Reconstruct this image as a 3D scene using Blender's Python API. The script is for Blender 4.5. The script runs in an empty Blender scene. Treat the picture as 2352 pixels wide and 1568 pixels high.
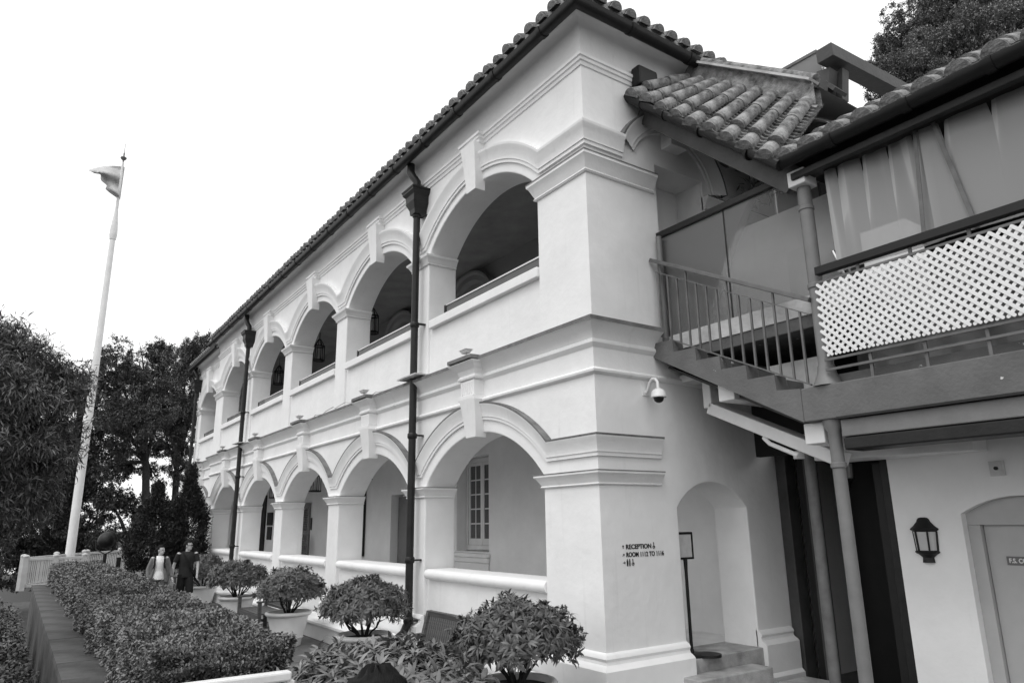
import bpy, bmesh, math, random
import numpy as np
from mathutils import Vector, Matrix
random.seed(7); np.random.seed(7)
PI = math.pi
sc = bpy.context.scene
col = sc.collection

# ------------------------------------------------------------------ camera
CAM = Vector((6.175, -5.418, 2.09))
YAW, PITCH, ROLL = math.radians(34.518), math.radians(14.351), math.radians(-.8167)
FV = 1721.97 * 2352 / 2500            # focal length in pixels of a 2352 px wide view
FW = Vector((-math.cos(YAW)*math.cos(PITCH), math.sin(YAW)*math.cos(PITCH), math.sin(PITCH)))
_r = FW.cross(Vector((0, 0, 1))).normalized(); _u = _r.cross(FW)
RT = _r*math.cos(ROLL) + _u*math.sin(ROLL); UP = -_r*math.sin(ROLL) + _u*math.cos(ROLL)
cd = bpy.data.cameras.new('camera'); cam = bpy.data.objects.new('camera', cd); col.objects.link(cam)
cd.sensor_width = 36; cd.lens = 36*1721.97/2500; cd.clip_end = 3000; cd.clip_start = .05
cam.matrix_world = Matrix(((RT.x, UP.x, -FW.x, CAM.x), (RT.y, UP.y, -FW.y, CAM.y), (RT.z, UP.z, -FW.z, CAM.z), (0, 0, 0, 1)))
sc.camera = cam

def ray(a, b): return FW + RT*((a-1176)/FV) - UP*((b-784)/FV)
def onY(a, b, y): d = ray(a, b); return CAM + d*((y-CAM.y)/d.y)
def onX(a, b, x): d = ray(a, b); return CAM + d*((x-CAM.x)/d.x)
def onZ(a, b, z): d = ray(a, b); return CAM + d*((z-CAM.z)/d.z)
def far(a, b, dist): d = ray(a, b); return CAM + d*(dist/math.hypot(d.x, d.y))

# ------------------------------------------------------------------ sky and sun (bright overcast)
w = bpy.data.worlds.new('World'); sc.world = w; w.use_nodes = True
nt = w.node_tree; nt.nodes.clear()
sky = nt.nodes.new('ShaderNodeTexSky'); sky.sky_type = 'NISHITA'; sky.sun_disc = False
sky.sun_elevation = math.radians(57.8); sky.sun_rotation = math.radians(160); sky.dust_density = 6; sky.air_density = 1.0
bw = nt.nodes.new('ShaderNodeRGBToBW'); nt.links.new(sky.outputs[0], bw.inputs[0])
mul = nt.nodes.new('ShaderNodeMath'); mul.operation = 'MULTIPLY_ADD'; mul.inputs[1].default_value = .35; mul.inputs[2].default_value = 9.7
nt.links.new(bw.outputs[0], mul.inputs[0])
mn = nt.nodes.new('ShaderNodeMath'); mn.operation = 'MINIMUM'; mn.inputs[1].default_value = 14
nt.links.new(mul.outputs[0], mn.inputs[0])
bg = nt.nodes.new('ShaderNodeBackground'); bg.inputs[1].default_value = .12
nt.links.new(mn.outputs[0], bg.inputs[0])
wo = nt.nodes.new('ShaderNodeOutputWorld'); nt.links.new(bg.outputs[0], wo.inputs[0])
sd = bpy.data.lights.new('sun', 'SUN'); sd.energy = 1.0; sd.angle = math.radians(35)
sun = bpy.data.objects.new('sun', sd); col.objects.link(sun)
sun.rotation_euler = Vector((.2, -.55, .93)).to_track_quat('Z', 'Y').to_euler()
sc.view_settings.view_transform = 'Standard'; sc.view_settings.look = 'None'
sc.view_settings.exposure = 0.0; sc.view_settings.gamma = 1
sc.cycles.use_denoising = True
sc.cycles.max_bounces = 8; sc.cycles.diffuse_bounces = 5; sc.cycles.transparent_max_bounces = 12

# ------------------------------------------------------------------ materials (the photograph is black and white: greys only)
MATS = {}
def mat(name, g, rough=.8, var=.0, scale=3.0, bump=.0, bscale=40, spec=.3, metal=0, detail=6, trans=None, stretch=None, leaf=0):
    m = bpy.data.materials.new(name); m.use_nodes = True; n = m.node_tree; b = n.nodes['Principled BSDF']
    b.inputs['Roughness'].default_value = rough; b.inputs['Specular IOR Level'].default_value = spec; b.inputs['Metallic'].default_value = metal
    b.inputs['Base Color'].default_value = (g, g, g, 1)
    tc = n.nodes.new('ShaderNodeTexCoord'); src = tc.outputs['Object']
    if stretch:
        mp = n.nodes.new('ShaderNodeMapping'); mp.inputs['Scale'].default_value = stretch; n.links.new(src, mp.inputs[0]); src = mp.outputs[0]
    if var:
        t = n.nodes.new('ShaderNodeTexNoise'); t.inputs['Scale'].default_value = scale; t.inputs['Detail'].default_value = detail; t.inputs['Roughness'].default_value = .62
        n.links.new(src, t.inputs[0])
        r = n.nodes.new('ShaderNodeValToRGB'); lo, hi = g*(1-var), min(.95, g*(1+var))
        r.color_ramp.elements[0].position = .3; r.color_ramp.elements[1].position = .7
        r.color_ramp.elements[0].color = (lo, lo, lo, 1); r.color_ramp.elements[1].color = (hi, hi, hi, 1)
        n.links.new(t.outputs[0], r.inputs[0]); out = r.outputs[0]
        if leaf:
            oi = n.nodes.new('ShaderNodeAttribute'); oi.attribute_name = 'tint'
            mm = n.nodes.new('ShaderNodeMixRGB'); mm.blend_type = 'MULTIPLY'; mm.inputs[0].default_value = 1
            n.links.new(out, mm.inputs[1]); n.links.new(oi.outputs['Color'], mm.inputs[2]); out = mm.outputs[0]
        n.links.new(out, b.inputs['Base Color'])
    if bump:
        t2 = n.nodes.new('ShaderNodeTexNoise'); t2.inputs['Scale'].default_value = bscale; t2.inputs['Detail'].default_value = 5
        n.links.new(src, t2.inputs[0])
        bp = n.nodes.new('ShaderNodeBump'); bp.inputs['Strength'].default_value = bump; bp.inputs['Distance'].default_value = .02
        n.links.new(t2.outputs[0], bp.inputs['Height']); n.links.new(bp.outputs[0], b.inputs['Normal'])
    if trans: b.inputs['Transmission Weight'].default_value = trans; b.inputs['IOR'].default_value = 1.45
    MATS[name] = m; return m
def plaster(name, g):
    m = mat(name, g, .85, .055, 1.6, .3, 8, .2)
    n = m.node_tree; b = n.nodes['Principled BSDF']
    # faint rain streaks and grime on top of the mottling
    tc = n.nodes.new('ShaderNodeTexCoord'); mp = n.nodes.new('ShaderNodeMapping'); mp.inputs['Scale'].default_value = (5, 5, .35)
    n.links.new(tc.outputs['Object'], mp.inputs[0])
    t = n.nodes.new('ShaderNodeTexNoise'); t.inputs['Scale'].default_value = 1.6; t.inputs['Detail'].default_value = 8; n.links.new(mp.outputs[0], t.inputs[0])
    r = n.nodes.new('ShaderNodeValToRGB'); r.color_ramp.elements[0].position = .62; r.color_ramp.elements[1].position = .86
    r.color_ramp.elements[0].color = (1, 1, 1, 1); r.color_ramp.elements[1].color = (.87, .87, .87, 1)
    n.links.new(t.outputs[0], r.inputs[0])
    mm = n.nodes.new('ShaderNodeMixRGB'); mm.blend_type = 'MULTIPLY'; mm.inputs[0].default_value = 1
    old = b.inputs['Base Color'].links[0].from_socket
    n.links.new(old, mm.inputs[1]); n.links.new(r.outputs[0], mm.inputs[2]); n.links.new(mm.outputs[0], b.inputs['Base Color'])
    return m
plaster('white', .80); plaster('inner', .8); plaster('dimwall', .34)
mat('slate', .16, .8, .35, 6, .3, 60)
mat('dark', .014, .45, .3, 8, .15, 40, .3)
mat('black', .012, .5, .2, 5)
mat('void', .02, .9)  # near-black standing in for the shade in and behind the wing
mat('ceiling', .3, .8, .2, 2)
mat('tile', .25, .9, .7, 7, .8, 40, .15)
mat('tilelight', .22, .9, .75, 8, .9, 45, .15)
mat('concrete', .135, .8, .2, 2.5, .3, 30, .2)
mat('concretelight', .5, .85, .3, 3, .35, 25, .2)
mat('floorlight', .78, .5, .12, 2, .1, 20)
mat('stone', .36, .8, .35, 4, .4, 60)
mat('paving', .12, .65, .3, 1.5, .3, 30, .4)
mat('joint', .02, .9)
mat('coping', .07, .75, .5, 2.2, .35, 25, .3)
mat('greypaint', .17, .45, .12, 5, .1, 30, .4)
mat('railpaint', .12, .45, .25, 7, .1, 30, .4)
mat('whitepaint', .72, .45, .08, 3, .12, 20, .4)
mat('fencepaint', .46, .5, .12, 3, .1, 20, .3)
mat('lattice', .74, .5, .06, 4, .05, 30, .4)
mat('wood', .10, .6, .35, 2, .25, 30, .3, stretch=(1, 6, 20))
mat('pot', .72, .45, .06, 3, .06, 15, .4)
mat('soil', .02, .95, .5, 25, .8, 60)
mat('leaf', .095, .42, .4, 2.2, 0, 30, .5, leaf=1)
mat('leaflight', .13, .45, .4, 2.2, 0, 30, .45, leaf=1)
mat('hedgeleaf', .145, .45, .4, 1.2, 0, 30, .45, leaf=1)
mat('treeleaf', .08, .5, .4, .5, 0, 30, .4, leaf=1)
mat('pineleaf', .026, .6, .4, 1.5, 0, 30, .3, leaf=1)
mat('hilleaf', .19, .6, .4, .25, 0, 30, .3, leaf=1)
mat('bark', .035, .9, .4, 8, .6, 40)
mat('earth', .06, .95, .5, 3, .5, 20)
mat('skin', .5, .5, .08, 8, .05, 60, .4)
mat('hair', .006, .6, .3, 40, .25, 60, .15, stretch=(1, 6, 1))
mat('shirtdark', .022, .85, .25, 6, .3, 50)
mat('shirtwhite', .78, .85, .08, 6, .25, 30)
mat('cardigan', .17, .9, .15, 10, .3, 60)
mat('denim', .13, .9, .3, 25, .3, 80)
mat('blackcloth', .012, .9, .2, 8, .3, 60)
mat('flag', .48, .85, .18, 2.5, .2, 20)
mat('signface', .55, .4, .1, 10)
mat('plate', .14, .4)
mat('letter', .015, .6)
mat('letterwhite', .7, .6)
mat('doorgrey', .42, .55, .06, 3, .1, 20)
mat('steel', .06, .5, .3, 3, .2, 20)
mat('chrome', .5, .25, 0, 1, 0, 1, .5, 1)
mat('lampglass', .5, .35, .1, 5)
g = mat('glass', .9, .04, 0, 1, 0, 1, .5)
def glassmat(name, tint, alpha, rough=.03, base=.35):
    m = bpy.data.materials.new(name); m.use_nodes = True; n = m.node_tree; n.nodes.clear()
    o = n.nodes.new('ShaderNodeOutputMaterial'); tr = n.nodes.new('ShaderNodeBsdfTransparent'); tr.inputs[0].default_value = (tint, tint, tint, 1)
    gl = n.nodes.new('ShaderNodeBsdfPrincipled'); gl.inputs['Base Color'].default_value = (base, base, base, 1); gl.inputs['Roughness'].default_value = rough
    fr = n.nodes.new('ShaderNodeFresnel'); fr.inputs[0].default_value = 1.5
    ad = n.nodes.new('ShaderNodeMath'); ad.operation = 'ADD'; ad.use_clamp = True; ad.inputs[1].default_value = alpha
    n.links.new(fr.outputs[0], ad.inputs[0])
    mx = n.nodes.new('ShaderNodeMixShader'); n.links.new(ad.outputs[0], mx.inputs[0]); n.links.new(tr.outputs[0], mx.inputs[1]); n.links.new(gl.outputs[0], mx.inputs[2])
    n.links.new(mx.outputs[0], o.inputs[0]); MATS[name] = m
glassmat('glass', .95, .04); glassmat('plastic', .55, .6, .3, .36); glassmat('paneglass', .25, .25)
glassmat('roofglass', .8, .1, .15)
_m = MATS['roofglass'].node_tree; _t = _m.nodes.new('ShaderNodeBsdfTranslucent'); _t.inputs[0].default_value = (.75, .75, .75, 1)
_x = _m.nodes.new('ShaderNodeMixShader'); _x.inputs[0].default_value = .35; _o = [q for q in _m.nodes if q.type == 'OUTPUT_MATERIAL'][0]
_m.links.new(_o.inputs[0].links[0].from_socket, _x.inputs[1]); _m.links.new(_t.outputs[0], _x.inputs[2]); _m.links.new(_x.outputs[0], _o.inputs[0])
# flaking paint that shows the pale coat below
_m = MATS['concrete'].node_tree; _b = _m.nodes['Principled BSDF']; _tc = _m.nodes.new('ShaderNodeTexCoord'); _n = _m.nodes.new('ShaderNodeTexNoise'); _n.inputs['Scale'].default_value = 9; _n.inputs['Detail'].default_value = 6
_m.links.new(_tc.outputs['Object'], _n.inputs[0]); _r = _m.nodes.new('ShaderNodeValToRGB'); _r.color_ramp.elements[0].position = .70; _r.color_ramp.elements[1].position = .715
_m.links.new(_n.outputs[0], _r.inputs[0]); _k = _m.nodes.new('ShaderNodeMixRGB'); _m.links.new(_r.outputs[0], _k.inputs[0]); _m.links.new(_b.inputs['Base Color'].links[0].from_socket, _k.inputs[1]); _k.inputs[2].default_value = (.6, .6, .6, 1); _m.links.new(_k.outputs[0], _b.inputs['Base Color'])

# ------------------------------------------------------------------ mesh helpers
class MB:
    def __init__(s): s.v = []; s.f = []; s.m = []
    def add(s, vs, fs, m=0):
        o = len(s.v); s.v += [tuple(p) for p in vs]
        for f in fs: s.f.append(tuple(i+o for i in f)); s.m.append(m)
        return s
    def quad(s, a, b, c, d, m=0): return s.add([a, b, c, d], [(0, 1, 2, 3)], m)
    def box(s, x0, x1, y0, y1, z0, z1, m=0):
        return s.add([(x0,y0,z0),(x1,y0,z0),(x1,y1,z0),(x0,y1,z0),(x0,y0,z1),(x1,y0,z1),(x1,y1,z1),(x0,y1,z1)],
                     [(0,3,2,1),(4,5,6,7),(0,1,5,4),(1,2,6,5),(2,3,7,6),(3,0,4,7)], m)
    def beam(s, a, b, wd, ht, up=(0,0,1), m=0):
        a, b = Vector(a), Vector(b); d = (b-a).normalized(); sd_ = d.cross(Vector(up))
        if sd_.length < 1e-4: sd_ = d.cross(Vector((1,0,0)))
        sd_.normalize(); u = sd_.cross(d); sd_ = sd_*(wd/2); u = u*(ht/2)
        vs = [p+q for p in (a, b) for q in (-sd_-u, sd_-u, sd_+u, -sd_+u)]
        return s.add(vs, [(3,2,1,0),(4,5,6,7),(0,1,5,4),(1,2,6,5),(2,3,7,6),(3,0,4,7)], m)
    def tube(s, pts, rad, n=10, m=0, cap=True):
        pts = [Vector(p) for p in pts]
        if not isinstance(rad, (list, tuple)): rad = [rad]*len(pts)
        vs = []; prev = None
        for i, p in enumerate(pts):
            t = (pts[min(i+1, len(pts)-1)] - pts[max(i-1, 0)])
            if t.length < 1e-9: t = Vector((0,0,1))
            t.normalize()
            if prev is None:
                ref = Vector((0,0,1)) if abs(t.z) < .9 else Vector((1,0,0)); a = t.cross(ref).normalized()
            else: a = (prev - t*prev.dot(t)); a = a.normalized() if a.length > 1e-6 else t.orthogonal().normalized()
            prev = a; b = t.cross(a)
            vs += [p + (a*math.cos(2*PI*k/n) + b*math.sin(2*PI*k/n))*rad[i] for k in range(n)]
        fs = [(i*n+k, i*n+(k+1) % n, (i+1)*n+(k+1) % n, (i+1)*n+k) for i in range(len(pts)-1) for k in range(n)]
        if cap: fs += [tuple(range(n-1, -1, -1)), tuple(range((len(pts)-1)*n, len(pts)*n))]
        return s.add(vs, fs, m)
    def lathe(s, prof, c=(0,0,0), n=24, m=0):
        c = Vector(c); vs = [c + Vector((r*math.cos(2*PI*k/n), r*math.sin(2*PI*k/n), z)) for r, z in prof for k in range(n)]
        fs = [(i*n+k, i*n+(k+1) % n, (i+1)*n+(k+1) % n, (i+1)*n+k) for i in range(len(prof)-1) for k in range(n)]
        if prof[0][0] > 1e-4: fs.append(tuple(range(n-1, -1, -1)))
        if prof[-1][0] > 1e-4: fs.append(tuple(range((len(prof)-1)*n, len(prof)*n)))
        return s.add(vs, fs, m)
    def sweep(s, frames, prof, mats=None, closed=False):
        """frames: list of (point, outvec, upvec); prof: list of (out, up)"""
        k = len(prof); vs = [Vector(p)+Vector(o)*a+Vector(u)*b for p, o, u in frames for a, b in prof]
        for i in range(len(frames)-1):
            for j in range(k if closed else k-1):
                q = (j+1) % k
                s.add([vs[i*k+j], vs[i*k+q], vs[(i+1)*k+q], vs[(i+1)*k+j]], [(0,1,2,3)], mats[j] if mats else 0)
        if closed:
            s.add(vs[:k], [tuple(range(k))]); s.add(vs[-k:], [tuple(range(k-1, -1, -1))])
        return s
    def build(s, name, mats, parent=None, smooth=False, bevel=0, weld=True, angle=40):
        me = bpy.data.meshes.new(name); me.from_pydata(s.v, [], s.f)
        mats = [mats] if isinstance(mats, str) else mats
        for q in mats: me.materials.append(MATS[q])
        me.polygons.foreach_set('material_index', s.m)
        if weld:
            bm = bmesh.new(); bm.from_mesh(me); bmesh.ops.remove_doubles(bm, verts=bm.verts, dist=1e-4)
            bmesh.ops.recalc_face_normals(bm, faces=bm.faces); bm.to_mesh(me); bm.free()
        if smooth: me.shade_smooth(); me.set_sharp_from_angle(angle=math.radians(angle))
        o = bpy.data.objects.new(name, me); col.objects.link(o)
        if parent is not None: o.parent = parent
        if bevel:
            bv = o.modifiers.new('bevel', 'BEVEL'); bv.width = bevel; bv.segments = 2; bv.limit_method = 'ANGLE'; bv.angle_limit = math.radians(50); bv.harden_normals = smooth
        return o
def empty(name, loc=(0,0,0), rz=0):
    o = bpy.data.objects.new(name, None); col.objects.link(o); o.location = loc; o.rotation_euler.z = rz; o.empty_display_size = .2; return o
def tag(o, label, cat, group=None):
    o['label'] = label; o['category'] = cat
    if group: o['group'] = group
    return o
def struct(o): o['kind'] = 'structure'; return o
def inst(src, name, parent, loc=(0,0,0), rot=None, scale=None, mw=None):
    o = bpy.data.objects.new(name, src.data if hasattr(src, 'data') else src); col.objects.link(o); o.parent = parent
    if mw is not None: o.matrix_local = mw
    else:
        o.location = loc
        if rot: o.rotation_euler = rot
        if scale: o.scale = scale
    for md in getattr(src, 'modifiers', []):
        if md.type == 'BEVEL':
            b = o.modifiers.new('bevel', 'BEVEL'); b.width = md.width; b.segments = md.segments; b.limit_method = 'ANGLE'; b.angle_limit = md.angle_limit
    return o
def copy_tree(o, parent=None):
    c = o.copy(); col.objects.link(c); c.parent = parent
    for ch in list(o.children): copy_tree(ch, c)
    return c
def mesh_data(mb, name, mats, smooth=True, angle=40):
    o = mb.build(name, mats, None, smooth, angle=angle); me = o.data; bpy.data.objects.remove(o); return me
def arc(cx, cz, R, a0, a1, n): return [(cx+R*math.cos(a0+(a1-a0)*i/n), cz+R*math.sin(a0+(a1-a0)*i/n)) for i in range(n+1)]

# ------------------------------------------------------------------ setting
TERR = MB()
TERR.box(-34, 9, -4.25, 12, -1.6, -.012)
terrace = struct(TERR.build('terrace', 'joint'))
slabme = mesh_data(MB().box(-.296, .296, -.296, .296, -.03, 0), 'paving_slab', 'paving', False)
k = 0
for i in range(62):
    for j in range(6):
        x = 3.0-i*.6; y = -.75-j*.6
        if i > 45 and j > 3: continue
        o = inst(slabme, 'paving_slab', terrace, (x, y, -.004+random.uniform(-.002, .002))); k += 1
        if k >= 298: break
    if k >= 298: break
rest = MB().box(-33.9, 3.1-i*.6, -4.2, -.4, -.01, -.006).box(3.31, 8.9, -4.2, 11, -.01, -.006).box(-.2, 3.3, .3, 11, -.01, -.006)
o = rest.build('paving_area', 'paving', terrace); o['kind'] = 'stuff'
gr = MB(); N = 60; S = 900
for i in range(N):
    for j in range(N):
        def gp(a, b):
            x = (a/N-.5); y = (b/N-.5); x = math.copysign(abs(x*2)**3, x)*S; y = math.copysign(abs(y*2)**3, y)*S
            d = math.hypot(x+8, y)
            z = -1.7 - max(0, min(40, (d-35)*.12)) if y < 14 else -1.7
            return (x, y, z)
        gr.quad(gp(i, j), gp(i+1, j), gp(i+1, j+1), gp(i, j+1))
struct(gr.build('ground', 'earth', smooth=True))

# ================================================================== MAIN BUILDING
BAY = 3.8; BC = -2.64; HW = 1.6; NB = 5; XE = BC-BAY*(NB-1)-HW-1.04   # end of the main front
RI, CZL, CZU = 2.15, 1.21, 5.20
DEP = .55
bld = tag(empty('veranda_building', (0, 0, 0)), 'long white two storey veranda building with rows of arches and tiled eaves', 'building')
centers = [BC-BAY*k for k in range(NB)]
C6, HW6, Y6, X6 = -22.75, 1.45, .22, -24.9

def wall_with_arches(cs, hw, x0, x1, y, z0, zsill, cz, z1, dep, ysill):
    """solid wall between x0 and x1 (x0<x1) with segmental arches; parapet zone left open, closed by own parts"""
    b = MB(); xs = [x0]
    spring = cz+math.sqrt(RI*RI-hw*hw)
    def strip(xa, xb, za, zb):
        b.quad((xa, y, za), (xb, y, za), (xb, y, zb), (xa, y, zb)); b.quad((xa, y+dep, za), (xa, y+dep, zb), (xb, y+dep, zb), (xb, y+dep, za))
    cur = x0
    for c in sorted(cs):
        strip(cur, c-hw, z0, spring); strip(cur, c-hw, spring, z1)
        a0 = math.acos(-hw/RI); pts = arc(c, cz, RI, a0, PI-a0, 56)
        for (xa, za), (xb, zb) in zip(pts[:-1], pts[1:]):
            b.quad((xa, y, za), (xb, y, zb), (xb, y, z1), (xa, y, z1)); b.quad((xa, y+dep, za), (xa, y+dep, z1), (xb, y+dep, z1), (xb, y+dep, zb))
            b.quad((xa, y, za), (xa, y+dep, za), (xb, y+dep, zb), (xb, y, zb))
        for xj in (c-hw, c+hw): b.quad((xj, y, z0), (xj, y+dep, z0), (xj, y+dep, spring), (xj, y, spring))
        cur = c+hw
    strip(cur, x1, z0, spring); strip(cur, x1, spring, z1)
    return b
b = wall_with_arches(centers, HW, XE, 0, 0, -.01, 1.3, CZL, 4.40, DEP, .08)
b.v += wall_with_arches([], HW, 0, 0, 0, 0, 1, CZL, 1, 1, 0).v[:0]
b.build('ground_storey_wall', 'white', bld, False, .018, angle=30)
wall_with_arches(centers, HW, XE, 0, 0, 4.40, 5.3, CZU, 8.6, DEP, .06).build('upper_storey_wall', 'white', bld, False, .018, angle=30)
# recessed end bay
wall_with_arches([C6], HW6, X6, XE, Y6, -.01, 1.3, CZL-.05, 4.42, DEP, .08).build('end_bay_ground_wall', 'white', bld, False, .015, angle=30)
wall_with_arches([C6], HW6, X6, XE, Y6, 4.42, 1.3, CZU-.05, 8.55, DEP, .08).build('end_bay_upper_wall', 'white', bld, False, .015, angle=30)
MB().box(XE-.02, XE, .003, Y6, 0, 8.5).build('end_return_wall', 'white', bld)
MB().box(X6-.35, X6-.002, Y6+.05, 9, -.01, 8.5).build('far_end_wall', 'white', bld)

# side wall x=0 : passage arch below, door recess above
sy0, sy1 = 1.25, 2.56; SW = 3.23
b = MB(); th = .55
def sq(ya, yb, za, zb, x=0): b.quad((x, ya, za), (x, yb, za), (x, yb, zb), (x, ya, zb))
def sq2(ya, yb, za, zb): sq(ya, yb, za, zb); sq(ya, yb, za, zb, -th)
sc_, sR = (sy0+sy1)/2, .84; szc = 2.55-sR; a0 = math.acos((sy1-sy0)/2/sR); spr = szc+sR*math.sin(a0)
sq2(0, sy0, -.01, spr); sq2(0, sy0, spr, 4.4); sq2(sy1, SW, -.01, spr); sq2(sy1, SW, spr, 4.4)
pts = arc(sc_, szc, sR, PI-a0, a0, 40)
for (ya, za), (yb, zb) in zip(pts[:-1], pts[1:]):
    for x in (0, -th): b.quad((x, ya, za), (x, yb, zb), (x, yb, 4.4), (x, ya, 4.4))
    b.quad((0, ya, za), (-th, ya, za), (-th, yb, zb), (0, yb, zb))
for yj in (sy0, sy1): b.quad((0, yj, -.01), (-th, yj, -.01), (-th, yj, spr), (0, yj, spr))
b.quad((0, SW, -.01), (-th, SW, -.01), (-th, SW, 4.4), (0, SW, 4.4))
b.build('side_ground_wall', 'white', bld, False, .015, angle=30)
b = MB(); dy0, dy1, dz = 1.26, 2.23, 6.86
sq(0, dy0, 4.4, 8.6); sq(dy1, SW+1.3, 4.4, dz); sq(dy0, dy1, dz, 8.6); sq(dy1, SW+1.3, dz, 8.6)
for yj in (dy0, dy1): b.quad((0, yj, 4.4), (-.5, yj, 4.4), (-.5, yj, dz), (0, yj, dz))
b.quad((0, dy0, dz), (-.5, dy0, dz), (-.5, dy1, dz), (0, dy1, dz)); b.quad((-.5, dy0, 4.4), (-.5, dy1, 4.4), (-.5, dy1, dz), (-.5, dy0, dz))
b.build('side_upper_wall', 'white', bld, False, .01, angle=30)
MB().box(-24.6, -.02, 9, 9.3, 0, 8.5).box(-.32, -.003, SW+.01, 9, 4.45, 8.5).box(-.32, -.003, SW+.01, 9, 0, 4.4).build('rear_wall', 'inner', bld)

# floors, ceilings, rear veranda walls
MB().box(X6, -.56, DEP, 3.0, .40, .52).build('veranda_floor', 'floorlight', bld)
MB().box(X6, -.56, DEP+.004, 3.0, 4.15, 4.38).build('upper_floor_slab', ['inner'], bld)
MB().box(X6, -.51, DEP+.004, 3.0, 7.95, 8.05).build('upper_ceiling', 'ceiling', bld)
YI = 3.0
rw = MB()
def rwall(holes, z0, z1):
    xs = sorted({X6, -.56, *[q for h in holes for q in h[:2]]})
    for xa, xb in zip(xs[:-1], xs[1:]):
        h = [q for q in holes if q[0] <= xa and q[1] >= xb]
        if not h: rw.quad((xa, YI, z0), (xb, YI, z0), (xb, YI, z1), (xa, YI, z1))
        else:
            _, _, za, zb = h[0]
            if za > z0: rw.quad((xa, YI, z0), (xb, YI, z0), (xb, YI, za), (xa, YI, za))
            rw.quad((xa, YI, zb), (xb, YI, zb), (xb, YI, z1), (xa, YI, z1))
            rw.quad((xa, YI, za), (xb, YI, za), (xb, YI+.35, za), (xa, YI+.35, za)); rw.quad((xa, YI, zb), (xb, YI, zb), (xb, YI+.35, zb), (xa, YI+.35, zb))
            for x in (xa, xb): rw.quad((x, YI, za), (x, YI+.35, za), (x, YI+.35, zb), (x, YI, zb))
WINS = [(-8.42, -7.04)]
DOORS = [(-12.0, -10.9), (-19.8, -18.45), (-25.2, -23.9)][:2]
rwall([(a, c, 1.48, 3.55) for a, c in WINS] + [(a, c, .52, 2.85) for a, c in DOORS], .5, 4.16)
rw.build('veranda_rear_wall', 'inner', bld)
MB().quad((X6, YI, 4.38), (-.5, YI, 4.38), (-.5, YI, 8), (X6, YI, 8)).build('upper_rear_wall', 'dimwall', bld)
# casement window, two leaves of two by five panes
for a, c in WINS:
    win = MB(); yf = YI+.28
    win.box(a+.02, a+.09, yf-.03, yf+.05, 1.5, 3.53).box(c-.09, c-.02, yf-.03, yf+.05, 1.5, 3.53).box(a+.09, c-.09, yf-.03, yf+.05, 3.44, 3.53).box(a+.09, c-.09, yf-.03, yf+.05, 1.5, 1.6)
    wo_ = win.build('window', 'whitepaint', bld, bevel=.006)
    mid = (a+c)/2
    for xa, xb in ((a+.095, mid-.004), (mid+.004, c-.095)):
        lf = MB(); z0, z1 = 1.605, 3.435; st = .07
        lf.box(xa, xa+st, yf-.015, yf+.03, z0, z1).box(xb-st, xb, yf-.015, yf+.03, z0, z1).box(xa+st, xb-st, yf-.015, yf+.03, z1-st, z1).box(xa+st, xb-st, yf-.015, yf+.03, z0, z0+.14)
        xm = (xa+xb)/2; lf.box(xm-.012, xm+.012, yf-.008, yf+.02, z0+.14, z1-st)
        zz = [z0+.14+(z1-st-z0-.14)*i/5 for i in range(6)]
        for q in zz[1:-1]: lf.box(xa+st, xm-.013, yf-.008, yf+.02, q-.014, q+.014).box(xm+.013, xb-st, yf-.008, yf+.02, q-.014, q+.014)
        lf.build('casement', 'whitepaint', wo_, bevel=.004)
        for i in range(5):
            for p0, p1 in ((xa+st, xm), (xm, xb-st)):
                MB().box(p0+.002, p1-.002, yf+.004, yf+.008, zz[i], zz[i+1]).build('pane', 'paneglass', wo_)
    cur = MB(); n = 60
    for i in range(n):
        x0 = a+.1+(c-a-.2)*i/n; x1 = a+.1+(c-a-.2)*(i+1)/n
        cur.quad((x0, yf+.14+.03*math.sin(i*.9), 1.5), (x1, yf+.14+.03*math.sin((i+1)*.9), 1.5), (x1, yf+.14+.03*math.sin((i+1)*.9), 3.5), (x0, yf+.14+.03*math.sin(i*.9), 3.5))
    cur.build('curtain', 'dimwall', wo_, True)
    sl = MB().box(a-.06, c+.06, YI-.12, YI-.002, 1.36, 1.45).box(a-.04, c+.04, YI-.08, YI-.002, 1.25, 1.357).box(a-.02, c+.02, YI-.05, YI-.002, .6, 1.247)
    sl.build('window_sill', 'white', wo_, bevel=.02)
MB().box(-14.35, -13.7, YI-.14, YI-.005, 1.2, 3.75).build('rolled_blind', 'black', bld, bevel=.02)
dr = MB().box(-11.95, -10.95, YI+.2, YI+.26, .53, 2.8); dr.build('recessed_door', 'greypaint', bld)
# louvred shutter door
sd_ = MB(); a, c = -19.75, -18.5
sd_.box(a, a+.16, YI-.05, YI+.0, .53, 2.82).box(c-.16, c, YI-.05, YI, .53, 2.82).box(a+.16, c-.16, YI-.05, YI, 2.66, 2.82).box(a+.16, c-.16, YI-.05, YI, .53, .95).box(a+.16, c-.16, YI-.05, YI, 1.76, 1.9)
sdo = sd_.build('shutter_door', 'greypaint', bld, bevel=.006)
slme = mesh_data(MB().box(-.46, .46, -.03, .03, -.008, .008), 'louvre', 'greypaint', False)
for i in range(22):
    z = 1.0+i*.077 if i < 10 else 1.94+(i-10)*.06
    inst(slme, 'louvre', sdo, ((a+c)/2, YI-.02, z), (math.radians(40), 0, 0))
MB().box(-25.2, -23.9, YI-.06, YI-.002, .6, 3.3).build('dark_door', 'black', bld, bevel=.01)
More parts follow.
